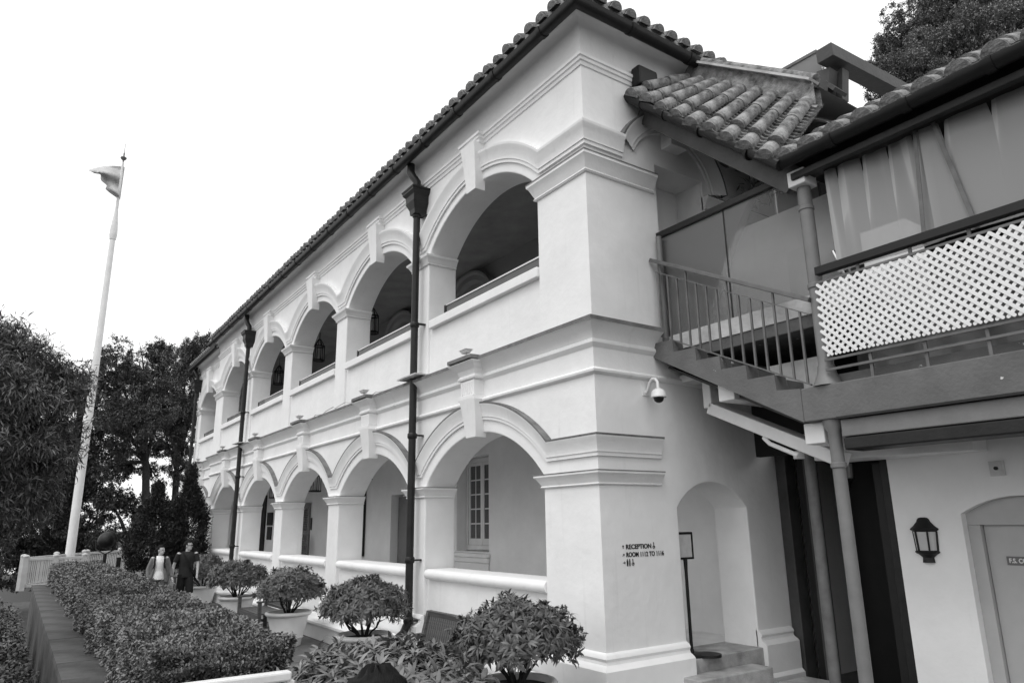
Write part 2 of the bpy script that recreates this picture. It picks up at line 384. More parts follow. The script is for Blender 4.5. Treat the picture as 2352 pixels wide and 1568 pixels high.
# arched window hoods on the upper rear wall
for c in (-7.66, -11.46, -15.26):
    fr = []
    for x, z in arc(c, 6.65, 1.1, .55, PI-.55, 20): d = Vector((x-c, 0, z-6.65)).normalized(); fr.append((Vector((x, YI, z)), Vector((0, -1, 0)), d))
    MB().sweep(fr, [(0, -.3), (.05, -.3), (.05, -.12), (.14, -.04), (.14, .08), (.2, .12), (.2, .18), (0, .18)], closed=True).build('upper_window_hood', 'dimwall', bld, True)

# ---- mouldings that run along the front and turn the corner
def path_frames(pts):
    """plan polyline, outside on the right hand when walking; mitred frames"""
    fr = []; n = len(pts)
    for i, p in enumerate(pts):
        p = Vector((p[0], p[1], 0)); ds = []
        if i > 0: ds.append((p-Vector((*pts[i-1][:2], 0))).normalized())
        if i < n-1: ds.append((Vector((*pts[i+1][:2], 0))-p).normalized())
        ns = [Vector((d.y, -d.x, 0)) for d in ds]
        if len(ns) == 1: o = ns[0]
        else: o = (ns[0]+ns[1]); o = o/(1+ns[0].dot(ns[1]))
        fr.append((p, o, Vector((0, 0, 1))))
    return fr
def band(path, prof, name, mats='white', parent=bld, segmats=None, smooth=True, close=True):
    m = MB().sweep(path_frames(path), prof, segmats)
    k = len(prof); fr = path_frames(path)
    for idx in (0, -1):
        p, o_, u_ = fr[idx]; m.add([p+o_*a_+u_*b_ for a_, b_ in prof], [tuple(range(k))])
    return m.build(name, mats, parent, smooth, angle=35)
CAPP = [(-.03, -.27), (.02, -.27), (.035, -.25), (.02, -.225), (.045, -.16), (.07, -.09), (.095, -.055), (.095, -.02), (.10, -.02), (.10, 0), (-.03, .006)]
CAPM = [0]*7+[0, 1, 1]
# big cornice between the storeys, with two rolls
CORN = [(-.03, 3.77), (.02, 3.775), (.05, 3.80), (.055, 3.825), (.03, 3.85), (.006, 3.86), (.006, 4.10), (.03, 4.12), (.055, 4.15), (.05, 4.18), (.03, 4.20), (.05, 4.25), (.09, 4.31), (.16, 4.365), (.18, 4.378), (.19, 4.378), (.19, 4.43), (-.03, 4.46)]
CM = [0]*15+[1, 1]
front_path = [(XE, 0), (0, 0), (0, 1.03)]
band(front_path, CORN, 'cornice', ['white', 'slate'], segmats=CM)
band([(X6, Y6), (XE-.02, Y6)], CORN, 'end_bay_cornice', ['white', 'slate'], segmats=CM)
band([(0, 1.03), (0, 1.5), (0, SW)], [(-.03, 3.77), (.02, 3.775), (.045, 3.80), (.05, 3.825), (.03, 3.85), (-.03, 3.86)], 'side_roll_moulding')
# plinth
PL = [(-.03, .72), (.0, .715), (.04, .69), (.055, .66), (.04, .63), (.05, .6), (.10, .57), (.12, .55), (.12, .22), (.16, .18), (.16, -.01), (-.03, -.01)]
band([(-1.04, 0), (0, 0), (0, sy0)], PL, 'corner_plinth')
band([(0, sy1), (0, SW)], PL, 'side_plinth')
for c in centers:
    xa = c-HW; xb = max(xa-(BAY-2*HW), XE) if c != centers[-1] else XE
    band([(xb, 0), (xa, 0)], PL, 'pier_plinth')
band([(C6-HW6-.6, Y6), (C6-HW6, Y6)], PL, 'pier_plinth')
# string course and cove under the eaves, breaking forward at each keystone
STR = [(-.02, 7.94), (.02, 7.945), (.03, 7.99), (.05, 8.0), (.055, 8.04), (.075, 8.05), (.075, 8.095), (-.02, 8.1)]
sp = [(XE, 0)]
for c in reversed(centers): sp += [(c-.24, 0), (c-.2401, -.09), (c+.2401, -.09), (c+.24, 0)]
sp += [(0, 0), (0, SW)]
band(sp, STR, 'string_course', ['white', 'slate'], segmats=[0]*6+[1], smooth=False)
band([(X6, Y6), (C6-.24, Y6), (C6-.2401, Y6-.09), (C6+.2401, Y6-.09), (C6+.24, Y6), (XE-.02, Y6)], STR, 'end_bay_string_course', ['white', 'slate'], segmats=[0]*6+[1], smooth=False)
COVE = [(-.02, 8.11)] + [(.015+.25*(1-math.cos(t)), 8.11+.46*math.sin(t)) for t in [i*PI/2/9 for i in range(10)]] + [(.27, 8.60), (-.02, 8.60)]
band([(XE, 0), (0, 0), (0, SW+1.2)], COVE, 'eaves_cove')
band([(X6, Y6), (XE-.02, Y6)], COVE, 'end_bay_cove')

# ---- arch hood mouldings, one per bay, with level lengths on the piers
HOOD = [(-.02, -.22), (.03, -.22), (.03, -.185), (.045, -.18), (.045, -.15), (.06, -.12), (.075, -.06), (.10, -.03), (.102, -.022), (.105, 0), (-.02, 0)]
def hood(c, hw, y, cz, R, zl, xl, xr, name, drk, prof=HOOD, parent=bld):
    dx = math.sqrt(R*R-(zl-cz)**2); a1 = math.acos(dx/R)
    fr = []; O = Vector((0, -1, 0))
    left = c-dx; right = c+dx
    fm = Vector((0, 0, 1)); nl = Vector((-math.cos(a1), 0, math.sin(a1)))
    def mit(n1, n2): q = n1+n2; return q/(1+n1.dot(n2))
    if xl < left-.005: fr.append((Vector((xl, y, zl)), O, fm))
    fr.append((Vector((left, y, zl)), O, mit(fm, nl) if xl < left-.005 else nl))
    pts = arc(c, cz, R, PI-a1, a1, 32)[1:-1]
    for x, z in pts: fr.append((Vector((x, y, z)), O, Vector(((x-c)/R, 0, (z-cz)/R))))
    nr = Vector((math.cos(a1), 0, math.sin(a1)))
    fr.append((Vector((right, y, zl)), O, mit(fm, nr) if xr > right+.005 else nr))
    if xr > right+.005: fr.append((Vector((xr, y, zl)), O, fm))
    m = MB().sweep(fr, prof, [0]*8+([1, 1] if drk else [0, 0]))
    for f in (fr[0], fr[-1]): m.add([f[0]+f[1]*a_+f[2]*b_ for a_, b_ in prof], [tuple(range(len(prof)))])
    return m.build(name, ['white', 'slate'], parent, True, angle=35)
HLOW = [(a_, b_*1.15) for a_, b_ in HOOD]; HUP = [(a_*1.15, b_*1.3) for a_, b_ in HOOD]; H2 = HUP
for i, c in enumerate(centers):
    xr = -.3 if i == 0 else c+BAY/2; xl = c-BAY/2 if i < NB-1 else XE
    for cz, zl, d in ((CZL-.03, 3.07, True), (CZU-.03, 7.064, False)):
        hood(c, HW, 0, cz, 2.61, zl, xl, xr, 'arch_hood', d, HLOW if d else HUP)
for cz, zl, d in ((CZL-.08, 3.05, True), (CZU-.08, 7.04, False)): hood(C6, HW6, Y6, cz, 2.45, zl, X6, XE-.03, 'arch_hood', d, HLOW if d else HUP)
# level courses at the corner
band([(-.3, 0), (0, 0), (0, 1.0)], [(a_, 3.07+b_) for a_, b_ in HLOW], 'corner_course', ['white', 'slate'], segmats=[0]*8+[1, 1])
band([(-.3, 0), (0, 0), (0, .64)], [(a_, 7.064+b_) for a_, b_ in HUP], 'upper_corner_course', ['white', 'slate'], segmats=[0]*10)
# side arch hood above the door recess
fr = []; scy, sr, scz = 1.57, 1.09, 6.58
a1 = math.asin((7.064-scz)/sr)
for y_, z_ in arc(scy, scz, sr, PI-a1, .12, 26):
    fr.append((Vector((0, y_, z_)), Vector((1, 0, 0)), Vector((0, (y_-scy)/sr, (z_-scz)/sr))))
MB().sweep(fr, H2, [0]*8+[1, 1]).build('side_arch_hood', ['white', 'slate'], bld, True, angle=35)
kb = MB(); kb.box(0, .2, 1.42, 1.74, 7.13, 7.72); kb.build('side_keystone', 'white', bld, bevel=.01)

# ---- capitals
def capital(x0, x1, y, z, dep, name='capital', right=True, left=True, side=None):
    if side is not None: path = [(x0, y+dep*.98), (x0, y), (x1, y), (x1, side)]
    else: path = [(x0, y+dep*.98), (x0, y), (x1, y), (x1, y+dep*.98)]
    pr_ = [(a_*(1.15 if z > 4 else 1), z+b_*(.95 if z > 4 else .62)) for a_, b_ in CAPP]
    band(path, pr_, name, ['white', 'slate'], segmats=CAPM)
for zc in (2.657, 6.65):
    capital(-1.04, 0, 0, zc, DEP, 'corner_capital', side=.98 if zc < 4 else 1.2)
    for i, c in enumerate(centers):
        xa = c-HW; xb = xa-(BAY-2*HW) if i < NB-1 else XE
        pr_ = [(a_, zc+b_*.62) for a_, b_ in CAPP]
        band([(xb, DEP*.98), (xb, 0), (xa, 0), (xa, DEP*.98)], pr_, 'capital', ['white', 'slate'], segmats=[0]*10 if zc > 3 else [0]*8+[1, 0])
    band([(X6, Y6+.5), (X6, Y6), (C6-HW6, Y6), (C6-HW6, Y6+.5)], [(a_, zc+b_*.62) for a_, b_ in CAPP], 'capital', ['white', 'slate'], segmats=[0]*10)
    band([(C6+HW6, Y6+.5), (C6+HW6, Y6), (XE-.03, Y6)], [(a_, zc+b_*.62) for a_, b_ in CAPP], 'capital', ['white', 'slate'], segmats=[0]*10)
band([(0, dy1), (0, SW+.6)], [(a_, 6.62+b_*.7) for a_, b_ in CAPP], 'side_capital', ['white', 'slate'], segmats=CAPM)

# ---- keystones
def keystone(c, y, zb, zt, top):
    m = MB(); n = 7; L = []
    for i in range(n+1):
        t = i/n; z = zb+(zt-zb)*t; hw = .135+(.075*t); pr_ = .13+.07*t**1.3
        L.append([(c-hw, y+.05, z), (c-hw, y-pr_, z), (c+hw, y-pr_, z), (c+hw, y+.05, z)])
    for A, B in zip(L[:-1], L[1:]):
        for j in range(3): m.quad(A[j], A[j+1], B[j+1], B[j])
    m.quad(*L[0]); m.quad(*L[-1]); return m
for i, c in enumerate(centers+[C6]):
    yy = Y6 if c == C6 else 0; dz_ = -.07 if c == C6 else 0
    keystone(c+.03, yy, 3.28+dz_, 3.835, 0).build('keystone', 'white', bld, False, .008)
    keystone(c+.03, yy, 7.17+dz_, 7.95, 1).build('keystone', 'white', bld, False, .008)
    # fluted bracket under the cornice
    br = MB(); hw = .19; br.box(c-hw, c+hw, yy-.17, yy+.01, 3.90, 4.12).box(c-hw-.02, c+hw+.02, yy-.2, yy+.01, 3.83, 3.895)
    br.sweep(path_frames([(c-hw, yy), (c-hw, yy-.14), (c+hw, yy-.14), (c+hw, yy)]), [(-.02, 4.12), (.05, 4.13), (.06, 4.16), (.03, 4.2), (.06, 4.27), (.12, 4.33), (.16, 4.36), (.165, 4.366), (.165, 4.372), (-.02, 4.372)])
    bo = br.build('bracket', 'white', bld, False, .006)
    MB().box(c-.34, c+.34, yy-.325, yy-.0, 4.39, 4.45).build('bracket_slab', 'slate', bld, bevel=.008)
    for q in range(5): MB().tube([(c-.13+q*.065, yy-.172, 3.92), (c-.13+q*.065, yy-.172, 4.09)], .014, 8).build('flute', 'white', bo, True)

# ---- parapets
for i, c in enumerate(centers+[C6]):
    hw = HW6 if c == C6 else HW; yy = Y6 if c == C6 else 0
    pw = MB().box(c-hw, c+hw, yy+.07, yy+.45, -.005, 1.25).build('parapet', 'white', bld)
    cp = MB(); n = 12; prof = [(-.02, -.0)]+[(.06+.075*math.sin(t), .08-.075*math.cos(t)) for t in [i_*PI/(n) for i_ in range(n+1)]]+[(-.36, .155), (-.36, 0)]
    cp.sweep([(Vector((c-hw+.06, yy+.1, 1.24)), Vector((0, -1, 0)), Vector((0, 0, 1))), (Vector((c+hw-.002, yy+.1, 1.24)), Vector((0, -1, 0)), Vector((0, 0, 1)))], prof, closed=True)
    cp.build('parapet_cap', 'white', pw, True)
    up = MB().box(c-hw, c+hw, yy+.05, yy+.4, 4.42, 5.29).build('upper_parapet', 'white', bld)
    MB().box(c-hw+.08, c+hw-.002, yy-.035, yy+.42, 5.29, 5.435).build('sill', 'white', up, bevel=.012)
    x0 = c-hw+.40
    MB().box(x0, c+hw-.01, yy+.13, yy+.142, 5.44, 5.64).build('glass_strip', 'glass', up)
    MB().box(x0, c+hw-.01, yy+.12, yy+.152, 5.64, 5.665).build('glass_rail', 'chrome', up)
    MB().box(x0-.05, x0, yy+.115, yy+.155, 5.437, 5.66).build('glass_post', 'dark', up, bevel=.004)
# ledge along the foot of the front
LEDGE = [(-.02, .33), (.42, .325), (.455, .30), (.455, .26), (.43, .235), (.41, .2), (.41, -.01), (-.02, -.01)]
band([(XE, 0), (-1.05, 0)], LEDGE, 'foot_ledge')

# ---- eaves: soffit board, gutter, tiles
def tile_mesh(L, r, segs, name, matn, pan=False):
    m = MB(); n = 10; rings = []
    step = L/segs
    for s_ in range(segs):
        for e_, rr in ((0, r), (1, r*.87)):
            y = s_*step+e_*step+(-.0 if e_ == 0 else .0)
            rings.append([(rr*math.cos(PI*k/n), y, rr*math.sin(PI*k/n)*1.05) for k in range(n+1)])
    for A, B in zip(rings[:-1], rings[1:]):
        for k in range(n): m.quad(A[k], A[k+1], B[k+1], B[k])
    m.add(rings[0], [tuple(range(n+1))])
    return mesh_data(m, name, matn, True, 50)
def pan_mesh(L, r, segs, name, matn):
    m = MB(); n = 8; rings = []
    step = L/segs
    for s_ in range(segs):
        for e_, dz in ((0, .02), (1, -.012)):
            y = s_*step+e_*step
            rings.append([(r*math.cos(PI+PI*k/n), y, r*.55*math.sin(PI+PI*k/n)+dz) for k in range(n+1)])
    for A, B in zip(rings[:-1], rings[1:]):
        for k in range(n): m.quad(A[k], A[k+1], B[k+1], B[k])
    return mesh_data(m, name, matn, True, 50)
TP = .265; slope = math.radians(27)
roof = MB(); ov = .36
RZ = 8.615
def rp(x, y): return None
ridge_y = 4.6
RH = (ridge_y+ov)*math.tan(slope)
roof.add([(XE-.2, -ov, RZ), (ov, -ov, RZ), (ov, 9.5, RZ), (-ridge_y, ridge_y, RZ+RH), (XE-.2, ridge_y, RZ+RH), (-ridge_y, 9.5, RZ+RH)],
         [(0, 1, 3, 4), (1, 2, 5, 3)])
roof.add([(XE-.2, -ov, RZ-.02), (ov, -ov, RZ-.02), (ov, 9.5, RZ-.02), (XE-.2, 9.5, RZ-.02)], [(0, 1, 2, 3)])
rf = roof.build('roof', 'tile', bld)
full = tile_mesh(5.2, .085, 16, 'tile_row', 'tile'); panf = pan_mesh(5.2, .075, 20, 'pan_row', 'tile')
cache = {}
n = int((ov-XE)/TP)
for i in range(n):
    x = ov-.1-i*TP; Lr = min(5.2, max(.35, (ov-x)/math.cos(slope)))
    key = round(Lr, 1)
    if key not in cache: cache[key] = (tile_mesh(key, .1, max(1, round(key/.32)), 'tile_row', 'tile'), pan_mesh(key, .075, max(1, round(key/.3)), 'pan_row', 'tile'))
    R_ = Matrix.Translation((x+random.uniform(-.008, .008), -ov-.05+random.uniform(-.012, .012), RZ+.035)) @ Matrix.Rotation(slope+random.uniform(-.01, .01), 4, 'X') @ Matrix.Rotation(random.uniform(-.01, .01), 4, 'Z')
    inst(cache[key][0], 'tile_row', rf, mw=R_)
    inst(cache[key][1], 'pan_row', rf, mw=Matrix.Translation((x-TP/2, -ov-.03, RZ+.045)) @ Matrix.Rotation(slope, 4, 'X'))
    capm = cache.setdefault('cap', tile_mesh(.17, .092, 1, 'tile_end', 'tile'))
    inst(capm, 'tile_end', rf, mw=Matrix.Translation((x+random.uniform(-.012, .012), -ov-.09+random.uniform(-.015, .015), RZ+.008+random.uniform(-.012, .012))) @ Matrix.Rotation(slope+random.uniform(-.05, .05), 4, 'X') @ Matrix.Scale(random.uniform(.93, 1.05), 4))
for i in range(36):
    y = -ov+.1+i*TP; Lr = min(4.0, max(.35, (y+ov)/math.cos(slope))); key = round(Lr, 1)
    if key not in cache: cache[key] = (tile_mesh(key, .1, max(1, round(key/.32)), 'tile_row', 'tile'), pan_mesh(key, .075, max(1, round(key/.3)), 'pan_row', 'tile'))
    R_ = Matrix.Rotation(PI/2, 4, 'Z') @ Matrix.Rotation(slope+random.uniform(-.01, .01), 4, 'X')
    inst(cache[key][0], 'tile_row', rf, mw=Matrix.Translation((ov+.05+random.uniform(-.012, .012), y, RZ+.035)) @ R_)
    inst(cache[key][1], 'pan_row', rf, mw=Matrix.Translation((ov+.03, y+TP/2, RZ+.045)) @ R_)
    inst(cache['cap'], 'tile_end', rf, mw=Matrix.Translation((ov+.09, y, RZ+.015)) @ R_)
MB().box(XE-.2, ov+.02, -ov-.03, -ov+.25, RZ-.02, RZ+.085).build('eave_mortar', 'tile', rf); MB().box(ov-.25, ov+.03, -ov+.26, 9.3, RZ-.021, RZ+.084).build('eave_mortar', 'tile', rf)
MB().tube([(ov, -ov, RZ+.07), (-ridge_y, ridge_y, RZ+RH+.1)], .11, 10).build('hip_tiles', 'tile', rf, True)
GUT = [(.36+.085*math.cos(t), 8.53+.085*math.sin(t)) for t in [PI+i*PI/8 for i in range(9)]]+[(.452, 8.55), (.435, 8.55), (.36, 8.46), (.285, 8.55)]
def gutter(path, name, parent, joints, prof=GUT):
    g_ = band(path, prof, name, 'dark', parent)
    return g_
gt = gutter([(XE-.25, 0), (0, 0), (0, 9.2)], 'gutter', bld, 0)
jm = mesh_data(MB().sweep([(Vector((q, 0, 0)), Vector((0, -1, 0)), Vector((0, 0, 1))) for q in (-.035, .035)], [(.36+(a_-.36)*1.13, 8.53+(b_-8.53)*1.13) for a_, b_ in GUT], closed=True), 'gutter_joint', 'dark')
for i in range(18): inst(jm, 'gutter_joint', gt, (-.35-i*1.15, 0, 0))
for i in range(4): inst(jm, 'gutter_joint', gt, (0, .6+i*1.15, 0), (0, 0, PI/2))
MB().box(XE-.2, .25, -.29, -.245, 8.57, 8.66).box(.247, .29, -.29, 9.3, 8.57, 8.66).build('fascia', 'dark', bld)
# end bay roof and gutter, lower and set back
er = MB().add([(X6-.4, Y6-ov, 8.55), (XE-.2, Y6-ov, 8.55), (XE-.2, 5, 10.6), (X6+3, 5, 10.6)], [(0, 1, 2, 3)]).build('end_bay_roof', 'tile', bld)
for i in range(17): inst(cache[5.2][0] if 5.2 in cache else full, 'tile_row', er, mw=Matrix.Translation((XE-.4-i*TP, Y6-ov-.05, 8.58)) @ Matrix.Rotation(slope, 4, 'X'))
gutter([(X6-.4, Y6), (XE-.03, Y6)], 'end_bay_gutter', bld, 0, [(a_, b_-.07) for a_, b_ in GUT])

# ---- downpipes
def downpipe(x, y, z0):
    g_ = MB(); P_ = [Vector((x-.12, y-.23, 8.5)), Vector((x-.12, y-.23, 8.40)), Vector((x-.1, y-.24, 8.32)), Vector((x-.03, y-.22, 8.2)), Vector((x+.02, y-.17, 8.1)), Vector((x+.02, y-.16, 7.95))]
    g_.tube(P_, .07, 12)
    g_.tube([(x, y-.15, 7.5), (x, y-.15, z0+.35), (x, y-.15, z0+.28), (x-.02, y-.22, z0+.12), (x-.02, y-.32, z0+.05)], .062, 12)
    o = g_.build('downpipe', 'dark', bld, True, angle=50)
    h = MB()
    for (w0, z0_, w1, z1_) in ((.09, 7.46, .10, 7.55), (.10, 7.55, .155, 7.66), (.155, 7.66, .165, 7.68), (.155, 7.68, .165, 7.80), (.165, 7.80, .215, 7.86), (.215, 7.86, .215, 7.90), (.225, 7.90, .235, 7.93)):
        a_ = [(x-w0, y-.17-w0*.8, z0_), (x+w0, y-.17-w0*.8, z0_), (x+w0, y-.005, z0_), (x-w0, y-.005, z0_)]
        b_ = [(x-w1, y-.17-w1*.8, z1_), (x+w1, y-.17-w1*.8, z1_), (x+w1, y-.005, z1_), (x-w1, y-.005, z1_)]
        h.add(a_+b_, [(0,3,2,1),(4,5,6,7),(0,1,5,4),(1,2,6,5),(2,3,7,6),(3,0,4,7)])
    h.build('hopper_head', 'dark', o)
    for z in (7.45, 5.41, 3.5, 1.53, z0+.3):
        c_ = MB().tube([(x, y-.15, z-.05), (x, y-.15, z-.03), (x, y-.15, z+.03), (x, y-.15, z+.05)], [.066, .08, .08, .066], 12)
        c_.box(x+.07, x+.13, y-.16, y-.002, z-.012, z+.012)
        c_.build('pipe_collar', 'dark', o, True)
downpipe(-4.45, 0, .33); downpipe(-15.9, 0, .33); downpipe(X6+.15, Y6, .2)
for q in (-4.4, -15.85): MB().box(q-.35, q+.35, -.32, 0, 4.462, 4.485).build('pipe_flashing', 'concretelight', bld)
# threshold of the passage
MB().box(-.55, .06, sy0, sy1, -.01, .52).build('passage_threshold', 'stone', bld, bevel=.01)
st = tag(empty('entrance_steps', (0, 0, 0)), 'two worn stone steps leading up to the arched side passage', 'steps')
MB().box(.063, .37, 1.03, 2.3, -.005, .37).build('step', 'stone', st, bevel=.012)
MB().box(.373, .85, 1.03, 2.9, -.005, .2).build('step', 'stone', st, bevel=.012)

# ================================================================== WING on the right
wing = tag(empty('terrace_wing', (2.2, 1, 0)), 'service wing with raised terrace, lattice railing, plastic curtains and tiled roof', 'building')
def W(o): o.location -= Vector((2.2, 1, 0)); return o
def wb(m, name, mats, smooth=False, bevel=0, parent=None, **k):
    o = m.build(name, mats, None, smooth, bevel, **k); o.parent = parent or wing
    if parent is None: W(o)
    return o
XR = 6.3
wb(MB().box(2.0, XR, 1.0, 9, 3.02, 3.36), 'terrace_slab', 'concrete', bevel=.012)
wb(MB().box(2.36, XR, 1.04, 1.34, 2.84, 3.005), 'screen_box', ['greypaint'], bevel=.01)
wb(MB().box(2.36, XR, 1.05, 1.36, 2.715, 2.835), 'screen_roller', ['dark'], bevel=.015)
wb(MB().box(2.36, XR, .985, 1.02, 3.008, 3.03), 'drip_edge', ['dark'])
# column (two storeys)
CX, CY = 2.24, 1.12
cm = MB().lathe([(.062, 0), (.062, 2.55), (.075, 2.56), (.075, 2.6), (.062, 2.61), (.062, 2.9), (.1, 2.98), (.1, 3.02)], (CX, CY, 0), 20)
wb(cm, 'lower_column', 'greypaint', True)
cm = MB().lathe([(.15, 3.362), (.14, 3.38), (.095, 3.48), (.085, 3.53), (.085, 3.56), (.072, 3.58), (.072, 4.38), (.084, 4.39), (.084, 4.43), (.072, 4.44), (.072, 5.25), (.082, 5.26), (.082, 5.29), (.072, 5.3), (.07, 5.52)], (CX, CY, 0), 20)
wb(cm, 'upper_column', 'greypaint', True)
wb(MB().box(CX-.1, CX+.1, CY-.13, CY+.1, 5.52, 5.7), 'column_head', 'whitepaint', bevel=.012)
wb(MB().lathe([(.06, 0), (.06, 3.02)], (1.33, 2.05, 0), 18), 'rear_column', 'railpaint', True)
# lower wall with door
wx0 = 2.03; yw = 2.4
lw = MB(); dx0, dx1, dzt = 2.70, 3.75, 2.13
lw.box(wx0, dx0, yw, yw+.3, -.01, 3.02).box(dx1, XR, yw, yw+.3, -.01, 3.02)
na = 12
for i in range(na):
    t0, t1 = i/na, (i+1)/na; f_ = lambda t: 2.11+.16*(1-(2*t-1)**2)
    xa, xb = dx0+(dx1-dx0)*t0, dx0+(dx1-dx0)*t1
    lw.add([(xa, yw, f_(t0)), (xb, yw, f_(t1)), (xb, yw, 3.02), (xa, yw, 3.02), (xa, yw+.3, f_(t0)), (xb, yw+.3, f_(t1)), (xb, yw+.3, 3.02), (xa, yw+.3, 3.02)], [(0,1,2,3),(4,7,6,5),(0,4,5,1)])
wb(lw, 'lower_wall', 'white', True, angle=30)
wb(MB().box(wx0-.01, wx0+.28, yw+.3, 9, -.01, 3.02), 'passage_wall', 'steel')  # dark colour carries the shade of the passage
dr = wb(MB().box(dx0+.12, dx1-.12, yw+.16, yw+.2, 0, 2.0), 'service_door', 'doorgrey', bevel=.004)
fm = MB().box(dx0+.001, dx0+.115, yw+.1, yw+.24, 0, 1.997).box(dx1-.115, dx1-.001, yw+.1, yw+.24, 0, 1.997)
for i in range(na):
    t0, t1 = .001+i/na*.998, .001+(i+1)/na*.998; f_ = lambda t: 2.108+.16*(1-(2*t-1)**2)
    xa, xb = dx0+(dx1-dx0)*t0, dx0+(dx1-dx0)*t1
    fm.add([(xa, yw+.1, 2.0), (xb, yw+.1, 2.0), (xb, yw+.1, f_(t1)), (xa, yw+.1, f_(t0)), (xa, yw+.24, 2.0), (xb, yw+.24, 2.0)], [(0,1,2,3),(0,4,5,1)])
wb(fm, 'door_frame', 'doorgrey')
# shelf canopy over the passage
cs = MB(); prof = [(1.55, 1.8), (1.78, 1.78), (2.75, 2.08), (3.0, 2.2), (3.05, 2.395), (1.55, 2.395)]
vs = [(x, y, z) for z in (2.70, 2.84) for x, y in prof]; k = len(prof)
cs.add(vs, [tuple(range(k-1, -1, -1)), tuple(range(k, 2*k))]+[(i, (i+1) % k, k+(i+1) % k, k+i) for i in range(k)])
wb(cs, 'shelf_canopy', 'whitepaint', bevel=.008)
wb(MB().box(3.04, 3.17, yw-.03, yw-.002, 2.46, 2.60).box(3.06, 3.15, yw-.036, yw-.03, 2.48, 2.58), 'switch_plate', 'signface', bevel=.004)
wb(MB().tube([(3.105, yw-.037, 2.53), (3.105, yw-.055, 2.53)], .018, 10), 'switch_button', 'dark')
wb(MB().tube([(1.98, 1.5, 2.98), (1.98, 1.5, 2.62)], .015, 8), 'drain_stub', 'whitepaint')
# passage behind, its shade put into the wall and ceiling colours
ps = MB().box(-.3, -.005, 3.24, 9, 0, 3.0)
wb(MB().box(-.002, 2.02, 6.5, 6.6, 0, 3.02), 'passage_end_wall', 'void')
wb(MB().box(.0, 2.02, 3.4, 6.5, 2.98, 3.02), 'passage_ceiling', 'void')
wb(MB().box(.002, .16, 3.26, 3.5, 0, 3.0), 'gate_post', 'steel', bevel=.01)
wb(MB().box(.30, .42, 3.3, 3.4, 0, 3.0), 'gate_post', 'black', bevel=.01)
wb(MB().box(.5, .62, 3.15, 3.3, 0, 3.0), 'gate_post', 'steel', bevel=.01)
wb(MB().box(1.82, 1.93, 2.46, 2.6, 0, 2.68), 'gate_post', 'black', bevel=.01)
wb(MB().box(1.93, 2.02, 2.42, 2.5, 0, 2.72), 'gate_leaf', 'dark', bevel=.008)
wb(MB().box(.64, 1.8, 3.9, 3.95, 0, 2.97), 'passage_door', 'black', bevel=.01)
for i in range(3): wb(MB().box(.65, 1.95, 4.3+i*.45, 4.75+i*.45+.5, 0, .17*(i+1)), 'inner_step', 'steel')
# sloping white duct and block under the stair
d0, d1 = onY(1730, 990, 1.6), onY(2030, 1112, 1.6)
wb(MB().beam((.42, 1.6, 3.42), (2.0, 1.6, 2.68), .3, .14).box(.36, .48, 1.45, 1.75, 3.42, 3.8).box(-.0, .48, 1.45, 1.75, 3.8, 3.9), 'sloping_duct', 'whitepaint', bevel=.012)
for xx, zz in ((.98, 3.42), (2.02, 2.83)): wb(MB().box(xx-.11, xx+.11, 1.12, 2.8, zz-.02, zz+.19), 'stub_beam', 'whitepaint', bevel=.01)
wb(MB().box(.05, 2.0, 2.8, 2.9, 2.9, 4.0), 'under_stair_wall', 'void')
wb(MB().beam((.05, 2.0, 3.97), (2.0, 2.0, 2.98), 1.58, .03), 'stair_shade_board', 'steel')  # board added to darken the space below the stair
wb(MB().tube([(1.15, 1.5, 2.98), (1.25, 1.46, 2.9), (1.6, 1.44, 2.74)], .025, 8).tube([(1.5, 1.6, 2.72), (1.5, 1.6, 2.80)], .06, 10), 'conduit', 'whitepaint', True)
# low white wall seen through the balusters and the terrace rear
wb(MB().box(1.3, 2.05, 1.5, 1.6, 3.36, 3.78), 'low_wall', 'concretelight', bevel=.01)
wb(MB().box(2.3, XR, 1.16, 1.24, 3.362, 3.47), 'terrace_kerb', 'concrete', bevel=.008)
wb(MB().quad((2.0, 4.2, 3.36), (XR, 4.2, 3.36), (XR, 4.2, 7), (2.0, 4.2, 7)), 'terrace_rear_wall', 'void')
wb(MB().box(2.36, 2.52, 1.5, 1.6, 3.36, 5.7), 'timber_post', 'steel')
wb(MB().tube([(2.42, 1.3, 5.3), (2.62, 1.3, 3.8)], .018, 8).tube([(2.36, 1.32, 4.8), (2.72, 1.32, 3.7)], .02, 8), 'leaning_rods', 'chrome', True)
# railing of the terrace: black hand rail, thin rails, posts, lattice
rl = wb(MB().box(2.33, XR, .97, 1.05, 4.475, 4.56), 'terrace_hand_rail', 'black', bevel=.008)
for z in (4.40, 3.60, 3.50): wb(MB().box(2.3, XR, 1.0, 1.02, z-.012, z+.012), 'thin_rail', 'railpaint')
for x in (2.75, 3.25, 3.75, 4.25, 4.75): wb(MB().box(x-.014, x+.014, 1.02, 1.04, 3.36, 4.475), 'rail_post', 'railpaint')
lat = tag(empty('lattice_panel', (2.33, .985, 3.63)), 'white diagonal lattice panel tied to the terrace railing', 'lattice')
LW, LH, sp_ = 2.9, .73, .083
def slat(L):
    m = MB(); hw = .0148; e = 6
    pts = [(L-hw+hw*math.sin(t), -hw*math.cos(t)) for t in [i*PI/e for i in range(e+1)]]+[(hw-hw*math.sin(t), hw*math.cos(t)) for t in [i*PI/e for i in range(e+1)]]
    k = len(pts); m.add([(a_, d_, b_) for d_ in (0, .006) for a_, b_ in pts], [tuple(range(k)), tuple(range(2*k-1, k-1, -1))]+[(i, (i+1) % k, k+(i+1) % k, k+i) for i in range(k)])
    return mesh_data(m, 'slat', 'lattice', False)
sl_cache = {}
nS = int((LW+LH)/sp_)
